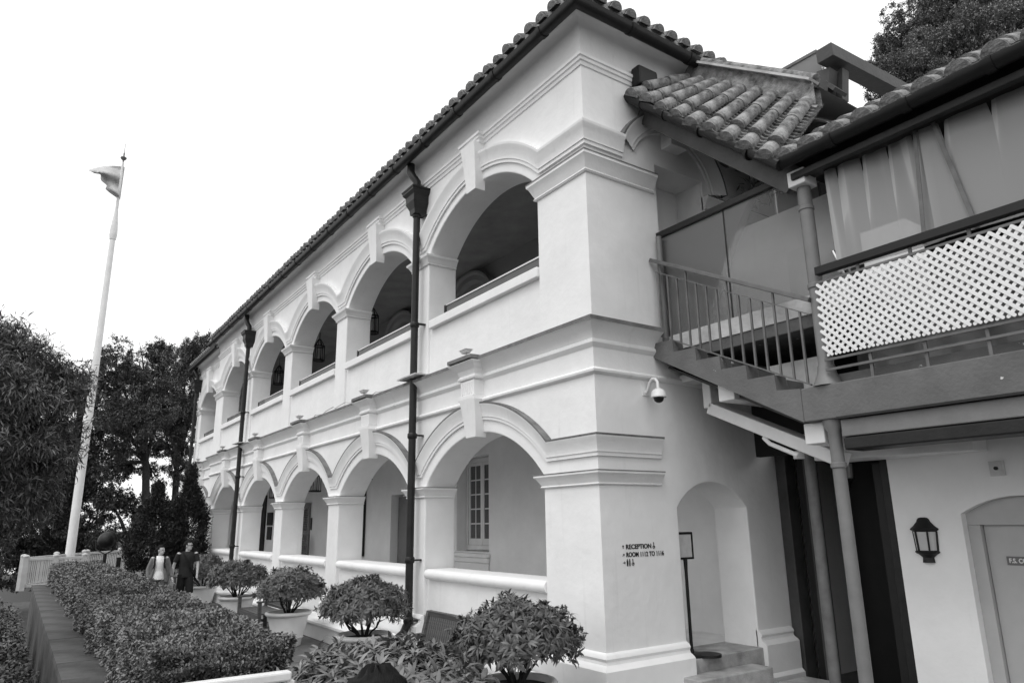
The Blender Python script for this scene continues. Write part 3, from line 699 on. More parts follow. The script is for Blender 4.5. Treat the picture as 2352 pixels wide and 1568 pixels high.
for dirn in (1, -1):
    for i in range(nS+1):
        c_ = i*sp_-LH if dirn == 1 else i*sp_
        # line x = c_ + dirn*z for z in 0..LH
        z0_, z1_ = 0, LH
        if dirn == 1: z0_ = max(0, -c_); z1_ = min(LH, LW-c_)
        else: z0_ = max(0, c_-LW); z1_ = min(LH, c_)
        if z1_-z0_ < .05: continue
        L = round((z1_-z0_)*math.sqrt(2)+.03, 2)
        if L not in sl_cache: sl_cache[L] = slat(L)
        xs_ = c_+dirn*z0_
        inst(sl_cache[L], 'slat', lat, (xs_, 0 if dirn == 1 else -.0065, z0_), (0, -PI/4 if dirn == 1 else -3*PI/4, 0))
# plastic curtain
def curtain(x0, x1, name, folds, seed):
    rnd = random.Random(seed); m = MB(); nx, nz = 150, 14; z0_ = 4.50
    ph = [rnd.uniform(0, 6) for _ in range(4)]
    def zt(u):
        s_ = 5.68; t = u*folds; f_ = t-int(t)
        s_ -= .19*math.exp(-((f_-.5)/.04)**2) + .07*math.sin(u*7+ph[0])**2*math.sin(u*3+ph[1])**2
        return s_
    def f_u(u, fo): t = u*fo; return t-int(t)
    def P_(i, j):
        u = i/nx; x = x0+(x1-x0)*u; z = z0_+(zt(u)-z0_)*j/nz
        y = 1.17+.022*math.sin(u*6+ph[1]+j*.05)+.006*math.sin(u*31+ph[2]+j*.12)*(.3+j/nz)+.02*math.exp(-((f_u(u, folds)-.5)/.12)**2)*(j/nz)**2
        return (x, y, z)
    for i in range(nx):
        for j in range(nz): m.quad(P_(i, j), P_(i+1, j), P_(i+1, j+1), P_(i, j+1))
    o = m.build(name, 'plastic', None, True, angle=80); return o
cu = curtain(2.47, 3.5, 'plastic_curtain', 4, 3); tag(cu, 'wrinkled clear plastic curtain next to the column with a ragged top', 'curtain', 'plastic curtains of the terrace')
cu2 = curtain(3.44, 5.4, 'plastic_curtain', 5, 5); tag(cu2, 'clear plastic curtain cut by the right edge of the photo', 'curtain', 'plastic curtains of the terrace')
wb(MB().beam((3.42, 1.13, 5.64), (3.34, 1.13, 4.5), .035, .006, (0, 1, 0)), 'curtain_seam', 'railpaint')
wb(MB().beam((3.58, 1.13, 5.64), (3.78, 1.13, 4.5), .04, .006, (0, 1, 0)), 'curtain_seam', 'railpaint')
# loose plastic sheeting seen below and above the lattice
m = MB(); nx = 60
for i in range(nx):
    for j in range(8):
        f_ = lambda a_, b_: (2.6+3.0*a_/nx, 1.30+.05*math.sin(a_*.9+b_*1.3)+.04*math.sin(a_*.37-b_*.7), 3.38+1.05*b_/8)
        m.quad(f_(i, j), f_(i+1, j), f_(i+1, j+1), f_(i, j+1))
sh = m.build('plastic_sheet', 'plastic', None, True, angle=80); tag(sh, 'crumpled clear plastic sheet behind the white lattice', 'sheet')
# wing eaves and roof
WZ = 5.78; WYE = .86
wb(MB().box(2.16, XR, 1.04, 1.2, 5.62, 5.84), 'eaves_beam', 'black', bevel=.01)
wb(MB().box(2.2, XR, .96, 1.03, 5.58, 5.66), 'eaves_rail', 'dark', bevel=.01)
WG = [(.085*math.cos(t), .085*math.sin(t)) for t in [PI+i*PI/8 for i in range(9)]]+[(.07, .02), (0, -.06), (-.07, .02)]
wb(MB().sweep([(Vector((x, WYE, WZ)), Vector((0, -1, 0)), Vector((0, 0, 1))) for x in (2.14, XR)], WG, closed=True), 'wing_gutter', 'black', True)
for x in (2.75, 3.5, 4.2, 4.9): wb(MB().sweep([(Vector((q, WYE, WZ)), Vector((0, -1, 0)), Vector((0, 0, 1))) for q in (x-.04, x+.04)], [(a_*1.13, b_*1.13) for a_, b_ in WG], closed=True), 'wing_gutter_joint', 'black', True)
wsl = math.radians(29)
def roofpt(x, t): return Vector((x, WYE+.06+t*math.cos(wsl), WZ+.08+t*math.sin(wsl)))
wr = wb(MB().quad(roofpt(2.12, 0), roofpt(XR, 0), roofpt(XR, 4), roofpt(1.6, 4)), 'wing_roof', 'tile')
wt = tile_mesh(3.8, .095, 9, 'barrel_row', 'tilelight'); wp = pan_mesh(3.8, .08, 26, 'pan_row', 'tile'); we = tile_mesh(.26, .108, 1, 'end_tile', 'tilelight')
WOFF = Vector((2.2, 1, 0))
for i in range(15):
    x = 2.24+i*.29; Rm = Matrix.Rotation(wsl, 4, 'X')
    inst(wt, 'barrel_row', wr, mw=Matrix.Translation(roofpt(x, .14)+Vector((random.uniform(-.01, .01), 0, .035))) @ Rm)
    inst(we, 'end_tile', wr, mw=Matrix.Translation(roofpt(x, -.14)+Vector((0, 0, random.uniform(-.01, .006)))) @ Rm)
    inst(wp, 'pan_row', wr, mw=Matrix.Translation(roofpt(x+.145, -.1)+Vector((0, 0, .045))) @ Rm)

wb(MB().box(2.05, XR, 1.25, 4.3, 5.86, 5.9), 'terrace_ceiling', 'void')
# ---- raking canopy between the main building and the wing
cano = tag(empty('stair_canopy', (1.1, 1.0, 6)), 'small sloping tiled canopy over the stair between building and wing', 'canopy')
CO = Vector((1.1, 1.0, 6))
FL, FR_ = Vector((.04, .86, 7.83)), Vector((2.16, .86, 5.83)); RL, RR_ = Vector((.06, 1.95, 8.42)), Vector((2.06, 1.95, 6.92))
def cp_(u, t): return (FL.lerp(FR_, u)).lerp(RL.lerp(RR_, u), t)-CO
m = MB(); nn = 16
for i in range(nn): m.quad(cp_(i/nn, 0), cp_((i+1)/nn, 0), cp_((i+1)/nn, 1), cp_(i/nn, 1))
cr = m.build('canopy_roof', 'tile', cano)
nb = 9
def oriented(p, q, upv):
    d = (q-p).normalized(); x = d.cross(upv).normalized(); z = x.cross(d); return Matrix(((x.x, d.x, z.x, p.x), (x.y, d.y, z.y, p.y), (x.z, d.z, z.z, p.z), (0, 0, 0, 1)))
edge = (FR_-FL).normalized()
for i in range(nb):
    u = (i+.5)/nb; p, q = cp_(u, .12), cp_(u, .93); nrm = edge.cross(q-p).normalized(); nrm = nrm if nrm.z > 0 else -nrm
    L = (q-p).length
    t_ = tile_mesh(L, .088, 2, 'barrel_row', 'tilelight')
    jt = Vector((random.uniform(-.02, .02), 0, random.uniform(-.012, .012))); inst(t_, 'barrel_row', cr, mw=oriented(p+nrm*.05+jt, q+nrm*.05-jt*.6, nrm) @ Matrix.Diagonal((random.uniform(.9, 1.1), 1, random.uniform(.88, 1.1), 1)))
    inst(we, 'end_tile', cr, mw=oriented(cp_(u, -.1+random.uniform(-.02, .02))+nrm*random.uniform(-.015, .02), cp_(u, .2)+nrm*.01, nrm) @ Matrix.Rotation(random.uniform(-.12, .12), 4, 'Y'))
    p2, q2 = cp_(u+.5/nb, -.06), cp_(u+.5/nb, .97)
    inst(pan_mesh((q2-p2).length, .085, 18, 'pan_row', 'tile'), 'pan_row', cr, mw=oriented(p2+nrm*.05, q2+nrm*.05, nrm))
ab = MB()
for i in range(8):
    a_, b_ = cp_(i/8, 1), cp_((i+1)/8, 1); h_ = Vector((0, 0, .34)); ab.add([a_-Vector((0, .04, 0)), b_-Vector((0, .04, 0)), b_+h_-Vector((0, .04, 0)), a_+h_-Vector((0, .04, 0)), a_+Vector((0, .1, 0)), b_+Vector((0, .1, 0)), b_+h_+Vector((0, .1, 0)), a_+h_+Vector((0, .1, 0))], [(0,1,2,3),(4,7,6,5),(3,2,6,7)])
ab.build('ridge_upstand', 'tile', cano)
MB().tube([cp_(-.0, 1)+Vector((0, .02, .34)), cp_(1, 1)+Vector((0, .02, .34))], .085, 12).build('ridge_tiles', 'tilelight', cano, True)
MB().beam(cp_(0, 1)+Vector((0, -.02, .32)), cp_(1, 1)+Vector((0, -.02, .32)), .2, .03).build('ridge_mortar', 'concretelight', cano)
MB().beam(FL-CO+Vector((0, .16, -.24)), FR_-CO+Vector((.05, .16, -.24)), .05, .30, (0, 1, 0) if False else (0, 0, 1)).build('canopy_fascia', 'steel', cano, bevel=.006)
gd = (FR_-FL).normalized(); gu = Vector((0, -1, 0)).cross(gd); gu = gu if gu.z > 0 else -gu
MB().sweep([(FL-CO+Vector((-.02, -.03, -.07)), Vector((0, -1, 0)), gu), (FR_-CO+Vector((.05, -.03, -.09)), Vector((0, -1, 0)), gu)], WG, closed=True).build('canopy_gutter', 'dark', cano, True)
for u in (.12, .3, .55, .85):
    p = FL.lerp(FR_, u)-CO+Vector((0, -.03, -.08)); MB().sweep([(p-gd*.015, Vector((0, -1, 0)), gu), (p+gd*.015, Vector((0, -1, 0)), gu)], [(a_*1.12, b_*1.12) for a_, b_ in WG], closed=True).build('gutter_bracket', 'black', cano, True)
MB().box(-1.07, -.9, -.12, .25, 1.9, 2.2).build('flashing_box', 'black', cano, bevel=.03)

# ---- bridge deck, glass balustrade
brg = tag(empty('bridge_deck', (1.0, 2.0, 4.3)), 'concrete bridge deck behind the stair with glass along its edge', 'bridge')
BO = Vector((1.0, 2.0, 4.3))
def bb(m, name, mats, smooth=False, bevel=0): o = m.build(name, mats, brg, smooth, bevel); o.location = -BO; return o
bb(MB().box(.01, 2.6, 1.2, 4.0, 4.02, 4.3), 'deck_slab', 'concrete', bevel=.01)
bb(MB().box(.01, 2.6, 1.185, 1.199, 4.16, 4.36), 'deck_edge_board', 'concretelight')
bb(MB().box(.25, 2.12, 1.85, 1.9, 4.305, 5.72), 'back_panel', 'white')
gb = tag(empty('glass_balustrade', (1.0, 1.23, 4.3)), 'glass balustrade with dark rail between veranda building and column', 'balustrade')
GO = Vector((1.0, 1.23, 4.3))
def gbb(m, name, mats, **k): o = m.build(name, mats, gb, **k); o.location = -GO; return o
gbb(MB().box(.02, 1.085, 1.225, 1.237, 4.37, 5.74), 'glass_pane', 'glass'); gbb(MB().box(1.1, 2.14, 1.225, 1.237, 4.37, 5.74), 'glass_pane', 'glass')
gbb(MB().box(.005, 2.12, 1.19, 1.27, 5.735, 5.82), 'top_rail', 'dark', bevel=.008)
gbb(MB().box(1.086, 1.099, 1.222, 1.24, 4.35, 5.73), 'pane_joint', 'black'); gbb(MB().box(.02, 2.14, 1.215, 1.247, 4.345, 4.368), 'bottom_channel', 'black')
ws = tag(MB().box(1.76, 2.14, 1.4, 1.42, 4.42, 5.0).build('white_board', 'whitepaint'), 'plain white board standing behind the glass by the column', 'board')
bb(MB().add([(.03, 1.98, 8.68), (2.1, 1.98, 7.15), (2.1, 4.1, 7.15), (.03, 4.1, 8.68)], [(0, 1, 2, 3)]), 'bridge_shade_sheet', 'dimwall'); bb(MB().add([(.02, 4.0, 6.0), (2.15, 4.0, 6.0), (2.15, 4.0, 7.1), (.02, 4.0, 8.6)], [(0, 1, 2, 3)]), 'bridge_shade_screen', 'dimwall')  # sheet and upright added to block light and darken the space under the canopy
# second pane door seen above the rail
bb(MB().box(1.2, 1.24, 3.2, 3.9, 4.305, 6.6), 'bridge_screen', 'steel')

# ---- stair between building and terrace
stair = tag(empty('outdoor_stair', (1.05, 1.0, 3.36)), 'grey concrete stair with thin metal balusters beside the glass balustrade', 'stair')
SO = Vector((1.05, 1.0, 3.36))
def sb(m, name, mats, smooth=False, bevel=0, parent=None):
    o = m.build(name, mats, parent or stair, smooth, bevel)
    if parent is None: o.location = -SO
    return o
top = [(.0, 4.265)]; x, z = 0, 4.26
for i in range(5):
    top += [(.335+i*.345, 4.245-i*.172), (.345+i*.345, 4.09-i*.175)]
top += [(2.0, 3.362)]
bot = [(2.0, 3.02), (0, 4.085)]
m = MB()
for ya, fl in ((1.0, 0), (1.2, 1)):
    for i in range(len(top)-1):
        def bz(x): return max(4.085-(4.085-3.02)/2.0*x, 3.02)
        (xa, za), (xb, zb) = top[i], top[i+1]; m.quad((xa, ya, bz(xa)), (xb, ya, bz(xb)), (xb, ya, zb), (xa, ya, za))
ring = top+bot
for i in range(len(ring)):
    a_, b_ = ring[i], ring[(i+1) % len(ring)]; m.quad((a_[0], 1.0, a_[1]), (b_[0], 1.0, b_[1]), (b_[0], 1.2, b_[1]), (a_[0], 1.2, a_[1]))
sb(m, 'stringer', 'concrete')
for i in range(5): sb(MB().box(.345+i*.345, .345+(i+1)*.345-.003, 1.203, 1.9, 3.93-i*.172, 4.04-i*.172), 'tread', 'concrete', bevel=.006)
A, B_ = Vector((.02, 1.05, 5.40)), Vector((2.2, 1.05, 4.26))
sb(MB().beam(A, B_, .07, .05), 'hand_rail', 'railpaint', bevel=.008)
LA, LB = Vector((.1, 1.05, 5.21)), Vector((2.18, 1.05, 4.11)); BA_, BB_ = Vector((.08, 1.05, 4.36)), Vector((2.1, 1.05, 3.39))
sb(MB().beam(LA, LB, .03, .012), 'upper_rail', 'railpaint'); sb(MB().beam(BA_, BB_, .03, .014), 'lower_rail', 'railpaint')
for i in range(14):
    x = .14+i*.148; t = (x-LA.x)/(LB.x-LA.x); z1_ = LA.z+(LB.z-LA.z)*t; t2 = (x-BA_.x)/(BB_.x-BA_.x); z0_ = BA_.z+(BB_.z-BA_.z)*t2
    if i in (3, 7, 11): z1_ += .17
    sb(MB().box(x-.011, x+.011, 1.039, 1.061, z0_, z1_), 'baluster', 'railpaint')
sb(MB().lathe([(.04, 4.2), (.04, 5.72)], (.1, 1.14, 0), 14), 'corner_post', 'greypaint', True)

# ---- steel frame and glass sheet above the wing roof
sfm = tag(empty('steel_roof_frame', onY(1960, 200, 3.2)), 'dark steel beam with stepped brackets and glass sheet above the tiled roof', 'steel frame')
SFO = Vector(sfm.location)
def sf(m, name, mats, **k): o = m.build(name, mats, sfm, **k); o.location = -SFO; return o
p0, p1 = onY(1893, 118, 3.0), onY(2060, 220, 3.9)
tip = onY(1890, 112, 3.0); end = tip+Vector((0, 3.0, 0)); 
sf(MB().beam(onX(1893, 122, 1.62), onX(2085, 222, 1.62), .24, .2), 'box_beam', 'steel', bevel=.006)
sf(MB().beam(onY(1895, 225, 3.3), onY(1900, 165, 3.3), .2, .2, (0, 1, 0)), 'post', 'steel'); sf(MB().beam(onY(1930, 235, 3.5), onY(1930, 165, 3.5), .16, .16, (0, 1, 0)), 'post', 'steel')
sf(MB().beam(onY(1905, 195, 3.2), onY(1930, 212, 3.2), .3, .05), 'bracket_plate', 'steel')
a_, b_, c_, d_ = onY(1735, 196, 3.3), onY(1876, 118, 3.3), onY(1890, 172, 3.3), onY(1830, 222, 3.3)
e_ = onY(1745, 240, 3.3)
gm = MB(); vs = [a_, b_, c_, d_, e_]; gm.add(vs+[p+Vector((0, .02, 0)) for p in vs], [(0,1,2,3,4),(9,8,7,6,5)]+[(i, (i+1) % 5, 5+(i+1) % 5, 5+i) for i in range(5)])
sf(gm, 'glass_sheet', 'roofglass'); sf(MB().beam(a_, b_, .04, .045), 'glass_edge', 'railpaint')
sf(MB().beam(d_, c_+Vector((.05, 0, 0)), .05, .12), 'lower_beam', 'black')

#PART2
# ================================================================== FOLIAGE
def unit(a): return a/np.maximum(np.linalg.norm(a, axis=1, keepdims=True), 1e-9)
def leafmesh(name, P_, D, N_, L, Wd, tint, matn, parent=None, bend=.25, fold=.12, simple=False):
    if simple:
        n = len(P_); D = unit(D); S_ = unit(np.cross(D, N_)); N2 = np.cross(S_, D); L = L[:, None]; Wd = Wd[:, None]; V_ = np.empty((n, 4, 3)); md_ = P_+D*L*.5+N2*Wd*fold
        V_[:, 0] = P_; V_[:, 1] = md_+S_*Wd*.5; V_[:, 2] = P_+D*L-N2*L*bend*.5; V_[:, 3] = md_-S_*Wd*.5
        me = bpy.data.meshes.new(name); me.vertices.add(n*4); me.vertices.foreach_set('co', V_.reshape(-1).astype(np.float32))
        me.loops.add(n*4); me.loops.foreach_set('vertex_index', np.arange(n*4, dtype=np.int32)); me.polygons.add(n)
        me.polygons.foreach_set('loop_start', (np.arange(n)*4).astype(np.int32)); me.polygons.foreach_set('loop_total', np.full(n, 4, np.int32)); me.update(); me.validate()
        at_ = me.color_attributes.new('tint', 'FLOAT_COLOR', 'POINT'); c = np.ones((n, 4, 4), np.float32); c[:, :, :3] = tint[:, None, None]; at_.data.foreach_set('color', c.reshape(-1))
        me.materials.append(MATS[matn]); o = bpy.data.objects.new(name, me); col.objects.link(o); o.parent = parent; return o
    n = len(P_); D = unit(D); S_ = unit(np.cross(D, N_)); N2 = np.cross(S_, D); L = L[:, None]; Wd = Wd[:, None]
    V_ = np.empty((n, 6, 3))
    V_[:, 0] = P_; m1 = P_+D*L*.38-N2*L*bend*.14; m2 = P_+D*L*.74-N2*L*bend*.55
    V_[:, 1] = m1+S_*Wd*.5+N2*Wd*fold; V_[:, 2] = m1-S_*Wd*.5+N2*Wd*fold
    V_[:, 3] = m2+S_*Wd*.38+N2*Wd*fold; V_[:, 4] = m2-S_*Wd*.38+N2*Wd*fold; V_[:, 5] = P_+D*L-N2*L*bend
    me = bpy.data.meshes.new(name); me.vertices.add(n*6); me.vertices.foreach_set('co', V_.reshape(-1).astype(np.float32))
    pat = np.array([0, 1, 2, 1, 3, 4, 2, 3, 5, 4]); idx = (np.arange(n)[:, None]*6+pat[None]).reshape(-1)
    me.loops.add(n*10); me.loops.foreach_set('vertex_index', idx.astype(np.int32))
    me.polygons.add(n*3); st_ = (np.arange(n)[:, None]*10+np.array([0, 3, 7])[None]).reshape(-1)
    me.polygons.foreach_set('loop_start', st_.astype(np.int32))
    me.polygons.foreach_set('loop_total', np.tile([3, 4, 3], n).astype(np.int32))
    me.update(); me.validate(); me.shade_smooth()
    at_ = me.color_attributes.new('tint', 'FLOAT_COLOR', 'POINT')
    c = np.ones((n, 6, 4), np.float32); c[:, :, :3] = tint[:, None, None]; at_.data.foreach_set('color', c.reshape(-1))
    me.materials.append(MATS[matn])
    o = bpy.data.objects.new(name, me); col.objects.link(o); o.parent = parent; return o
rng = np.random.default_rng(11)
def rdir(n): return unit(rng.normal(size=(n, 3)))

def hedge():
    x0, x1, y0, y1, zt = -21.4, -1.35, -4.28, -3.0, 1.02
    root = tag(empty('clipped_hedge', (-11, -3.6, 0)), 'long low clipped hedge between the terrace path and the garden wall', 'hedge')
    n = 150000
    u = rng.random(n); x = x1-(x1-x0)*u**1.75
    face = rng.random(n); Wt, Hs = y1-y0, .8
    tot = Wt+2*Hs; y = np.empty(n); z = np.empty(n); nm = np.zeros((n, 3))
    a = face*tot; top = a < Wt; l = (a >= Wt) & (a < Wt+Hs); r_ = a >= Wt+Hs
    y[top] = y0+a[top]; z[top] = zt; nm[top] = (0, 0, 1)
    y[l] = y0; z[l] = zt-(a[l]-Wt); nm[l] = (0, -1, 0); y[r_] = y1; z[r_] = zt-(a[r_]-Wt-Hs); nm[r_] = (0, 1, 0)
    # near end face
    e = rng.random(n) < .05; x[e] = x1; y[e] = y0+Wt*rng.random(e.sum()); z[e] = zt-Hs*rng.random(e.sum()); nm[e] = (1, 0, 0)
    lump = .055*np.sin(x*2.3+y*1.1)+.04*np.sin(x*5.1-y*3.7+z*4)+.035*np.sin(x*9.7+y*8+z*7)
    # rounded shoulders
    yc = (y0+y1)/2; sh = np.clip((np.abs(y-yc)-.45)/.2, 0, 1); z = np.where(top, z-.09*sh**2, z)
    ex = np.clip((x-(x1-.45))/.45, 0, 1); z = z-.14*ex**2*(nm[:, 2] > .5)
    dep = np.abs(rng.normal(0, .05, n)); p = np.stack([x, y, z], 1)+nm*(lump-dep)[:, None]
    D = unit(nm*1.0+rdir(n)*.95); N_ = rdir(n)*.7+np.array([0, 0, .8])
    sz = .029+.014*np.clip((x1-x)/14, 0, 1); L = sz*rng.uniform(.7, 1.35, n)*1.25; Wd = L*rng.uniform(.42, .6, n)
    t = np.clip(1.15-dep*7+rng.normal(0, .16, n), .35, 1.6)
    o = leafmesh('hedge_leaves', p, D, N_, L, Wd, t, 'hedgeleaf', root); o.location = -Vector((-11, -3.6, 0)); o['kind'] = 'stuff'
    c = MB(); nn = 60
    def cp2(i): return x0+.08+(x1-.16-x0-.08)*i/nn
    for i in range(nn):
        a_, b_ = cp2(i), cp2(i+1)
        c.box(a_, b_+.001, y0+.1, y1-.1, -.01, zt-.13)
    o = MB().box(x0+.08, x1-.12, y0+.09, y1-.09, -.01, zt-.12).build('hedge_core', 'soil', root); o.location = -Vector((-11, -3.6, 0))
    st_ = MB()
    return root
hedge()

def shrub_parts(root, seed, rx, rz, cz, nros, leafL, z0, matn='leaf', stems=11, stem_r=.012, low=-.55, per=12, bright=1.0, upright=0):
    g_ = np.random.default_rng(seed)
    d = unit(g_.normal(size=(nros*3, 3))); d = d[d[:, 2] > low][:nros]; n = len(d)
    rad = g_.uniform(.72, 1.04, n)*(1+.07*np.sin(d[:, 0]*7+seed)+.06*np.sin(d[:, 1]*9+d[:, 2]*5))
    # inner rosettes for depth
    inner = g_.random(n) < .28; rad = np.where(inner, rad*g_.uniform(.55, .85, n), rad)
    c = np.stack([d[:, 0]*rx*rad, d[:, 1]*rx*rad, cz+d[:, 2]*rz*rad], 1)
    ax = unit(d+np.array([0, 0, .45+upright])); k = per
    C_ = np.repeat(c, k, 0); A_ = np.repeat(ax, k, 0); m = len(C_)
    q = unit(g_.normal(size=(m, 3))); q = unit(q-A_*np.sum(q*A_, 1, keepdims=True))
    el = g_.uniform(.25, 1.25, m)[:, None]; D = A_*np.cos(el)+q*np.sin(el)+np.array([0, 0, -.12])
    N_ = A_*np.sin(el)-q*np.cos(el)+A_*.2
    L = leafL*g_.uniform(.65, 1.25, m); Wd = L*g_.uniform(.22, .31, m)
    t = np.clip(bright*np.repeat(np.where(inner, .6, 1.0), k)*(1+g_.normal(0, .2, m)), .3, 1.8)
    leafmesh('foliage', C_+D*.01, D, -N_ if False else N_, L, Wd, t, matn, root, bend=.6, fold=.2)
    s_ = MB()
    for i in range(stems):
        a = 2*PI*i/stems+g_.uniform(-.3, .3); rr = rx*g_.uniform(.25, .75); b0 = Vector((.05*math.cos(a), .05*math.sin(a), z0))
        e = Vector((rr*math.cos(a), rr*math.sin(a), cz+rz*g_.uniform(-.25, .3))); md = b0.lerp(e, .5)+Vector((rr*.12*math.cos(a+1), rr*.12*math.sin(a+1), -.04))
        s_.tube([b0, b0.lerp(md, .5)+Vector((0, 0, .02)), md, md.lerp(e, .55), e], [stem_r*1.25, stem_r*1.1, stem_r, stem_r*.8, stem_r*.45], 6)
        e2 = md+Vector((g_.uniform(-.2, .2)*rx, g_.uniform(-.2, .2)*rx, .3*rz)); s_.tube([md, md.lerp(e2, .5)+Vector((.02, 0, .02)), e2], [stem_r*.8, stem_r*.6, stem_r*.35], 5)
    o = s_.build('stems', 'bark', root, True); o['kind'] = 'stuff'
POT = [(.235, 0), (.25, .005), (.27, .12), (.275, .145), (.292, .15), (.296, .162), (.286, .175), (.37, .56), (.372, .575), (.405, .585), (.425, .61), (.428, .635), (.41, .66), (.385, .665), (.355, .645), (.345, .60)]
potme = mesh_data(MB().lathe(POT[:-1]+[(.345, .58)], n=40), 'pot', 'pot', True, 50)
def potted(x, y, seed, label, sc_=1.0):
    r = tag(empty('potted_shrub', (x, y, 0), random.uniform(0, 6)), label, 'potted plant', 'potted shrubs along the front of the building'); r.scale = (sc_,)*3
    inst(potme, 'pot', r, scale=(.96, .96, .88)); MB().lathe([(0, .525), (.2, .53), (.335, .52)], n=24).build('soil', 'soil', r, True)
    shrub_parts(r, seed, .58, .36, .95, 950, .08, .52, low=-.36, bright=1.0, per=12)
    return r
potted(-.08, -1.12, 1, 'potted shrub in front of the corner pillar, nearest of the row', 1.0)
potted(-3.95, -1.1, 2, 'potted shrub beside the near bench and the thick drainpipe', 1.0)
potted(-7.4, -1.1, 3, 'potted shrub with its whole tall white pot in view beside a bench', 1.0)
potted(-11.1, -1.1, 4, 'potted shrub behind the bench, second pot from the walking man', 1.0)
potted(-14.8, -1.1, 5, 'potted shrub just behind the walking man', 1.0)
fs = tag(empty('foreground_shrub', (-.02, -2.6, 0)), 'pale long leaved shrub at the bottom edge in front of the white handrail', 'shrub')
shrub_parts(fs, 21, 1.06, .60, .43, 2300, .115, 0, 'leaflight', 10, .018, low=-.25, per=11, bright=1.15, upright=.6)
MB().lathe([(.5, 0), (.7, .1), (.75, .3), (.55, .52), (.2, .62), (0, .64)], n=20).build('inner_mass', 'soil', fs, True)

def tree(name, label, cat, clumps, trunk, nleaf, leafL, wr, matn, group=None, limb_r=.12, droop=.3, tint=1.0, shell=.45, flat=.8, label_root=None):
    """clumps: list of (Vector centre, radius); trunk: (base, fork)"""
    base, fork = Vector(trunk[0]), Vector(trunk[1])
    root = tag(empty(name, base), label, cat, group)
    sub = []
    for c, r in clumps:
        sub.append((c, r*.62))
        for q in range(6): v = Vector(rdir(1)[0]); v.z *= .8; sub.append((c+v*r*rng.uniform(.6, .95), r*rng.uniform(.25, .42)))
    C_ = np.array([tuple(c-base) for c, r in sub]); R_ = np.array([r for c, r in sub])
    pr_ = R_**2; pr_ = pr_/pr_.sum(); k = rng.choice(len(C_), nleaf, p=pr_)
    # several twig centres per clump, leaves gathered round the twigs so gaps stay open
    nt_ = max(40, nleaf//34); kt = rng.choice(len(C_), nt_, p=pr_)
    td = rdir(nt_); tr = rng.uniform(shell, 1.0, nt_)**.6*np.where(rng.random(nt_) < .12, 1.35, 1.0); tw = C_[kt]+td*(R_[kt]*tr)[:, None]*np.array([1, 1, flat])
    ti = rng.integers(0, nt_, nleaf); out = td[ti]
    D = unit(out*.6+rdir(nleaf)*.8+np.array([0, 0, -droop])); p = tw[ti]+rdir(nleaf)*(leafL*1.7)*rng.random((nleaf, 1))
    L = leafL*rng.uniform(.6, 1.3, nleaf); Wd = L*wr*rng.uniform(.8, 1.2, nleaf)
    t = np.clip(tint*(1+rng.normal(0, .15, nt_)[ti]+rng.normal(0, .12, nleaf)), .3, 2)
    leafmesh('crown', p, D, rdir(nleaf)*.6+np.array([0, 0, .8]), L, Wd, t, matn, root, bend=.3, fold=.1, simple=True)
    m = MB(); f0 = fork-base
    m.tube([Vector((0, 0, -.15)), Vector((0, 0, 0)), f0*.5+Vector((limb_r*.6, 0, 0)), f0], [limb_r*2.6, limb_r*2.1, limb_r*1.7, limb_r*1.3], 10)
    for c, r in clumps:
        e = c-base; md = f0.lerp(e, .5)+Vector((0, 0, .12*(e-f0).length))*.6
        m.tube([f0, f0.lerp(md, .5), md, md.lerp(e, .6), e], [limb_r*.95, limb_r*.75, limb_r*.55, limb_r*.35, limb_r*.12], 6)
        for q in range(4):
            e2 = e+Vector(rdir(1)[0])*r*.8; m.tube([md.lerp(e, .4), e.lerp(e2, .4), e2], [limb_r*.35, limb_r*.22, limb_r*.06], 5)
    m.build('trunk', 'bark', root, True)
    return root
def cl(lst, dist): return [(far(a, b, dist+dd), r) for a, b, r, dd in lst]
LOWZ = -1.7
def ground_under(p, z=LOWZ): return Vector((p.x, p.y, z))
# near long leaved tree on the left
c = cl([(-5, 770, .42, 0), (30, 800, .42, .3), (70, 830, .4, .5), (110, 845, .36, 0), (150, 870, .34, .4), (10, 870, .75, 1), (70, 900, .65, -.5), (125, 910, .45, 0), (168, 915, .22, 0), (0, 970, .85, .5), (70, 980, .75, 0), (130, 1000, .42, .4), (15, 1070, .85, .3), (90, 1060, .55, .8), (135, 1060, .36, 0), (0, 1170, .7, .6), (60, 1140, .5, 0), (-70, 880, .9, 0), (-80, 1050, 1.0, 0), (110, 1120, .3, 0), (-40, 1240, .5, .4)], 13)
tree('broadleaf_tree', 'large dark tree with long narrow leaves cut by the left edge of the photo', 'tree', c, (ground_under(far(-30, 1400, 13.5)), far(-5, 1080, 13.4)), 80000, .12, .15, 'treeleaf', limb_r=.09, droop=.15, tint=1.35)
# dark trees behind the flagpole and the end of the building
c = cl([(265, 850, 1.80, 0), (330, 835, 1.68, 2), (300, 900, 2.40, 0), (240, 930, 2.04, 0), (370, 930, 2.16, 1), (330, 980, 2.28, -1), (255, 1010, 1.92, 1), (230, 1080, 1.08, 0), (285, 1075, 0.84, 2), (350, 1085, 0.72, 1)], 42)
tree('shade_tree', 'big dark tree right behind the flagpole with open branches low down', 'tree', c, (ground_under(far(345, 1290, 42)), far(335, 1060, 42)), 95000, .125, .4, 'treeleaf', 'dark trees beyond the terrace fence', .13, .2, tint=.95)
c = cl([(390, 850, 2.04, 0), (430, 825, 1.80, 1), (470, 850, 2.16, 2), (400, 940, 2.28, 0), (440, 930, 2.16, 1), (430, 1010, 1.92, 0), (380, 1010, 1.56, 1), (420, 1080, 1.20, 0), (365, 805, 0.84, 0), (460, 800, 1.32, 1)], 44)
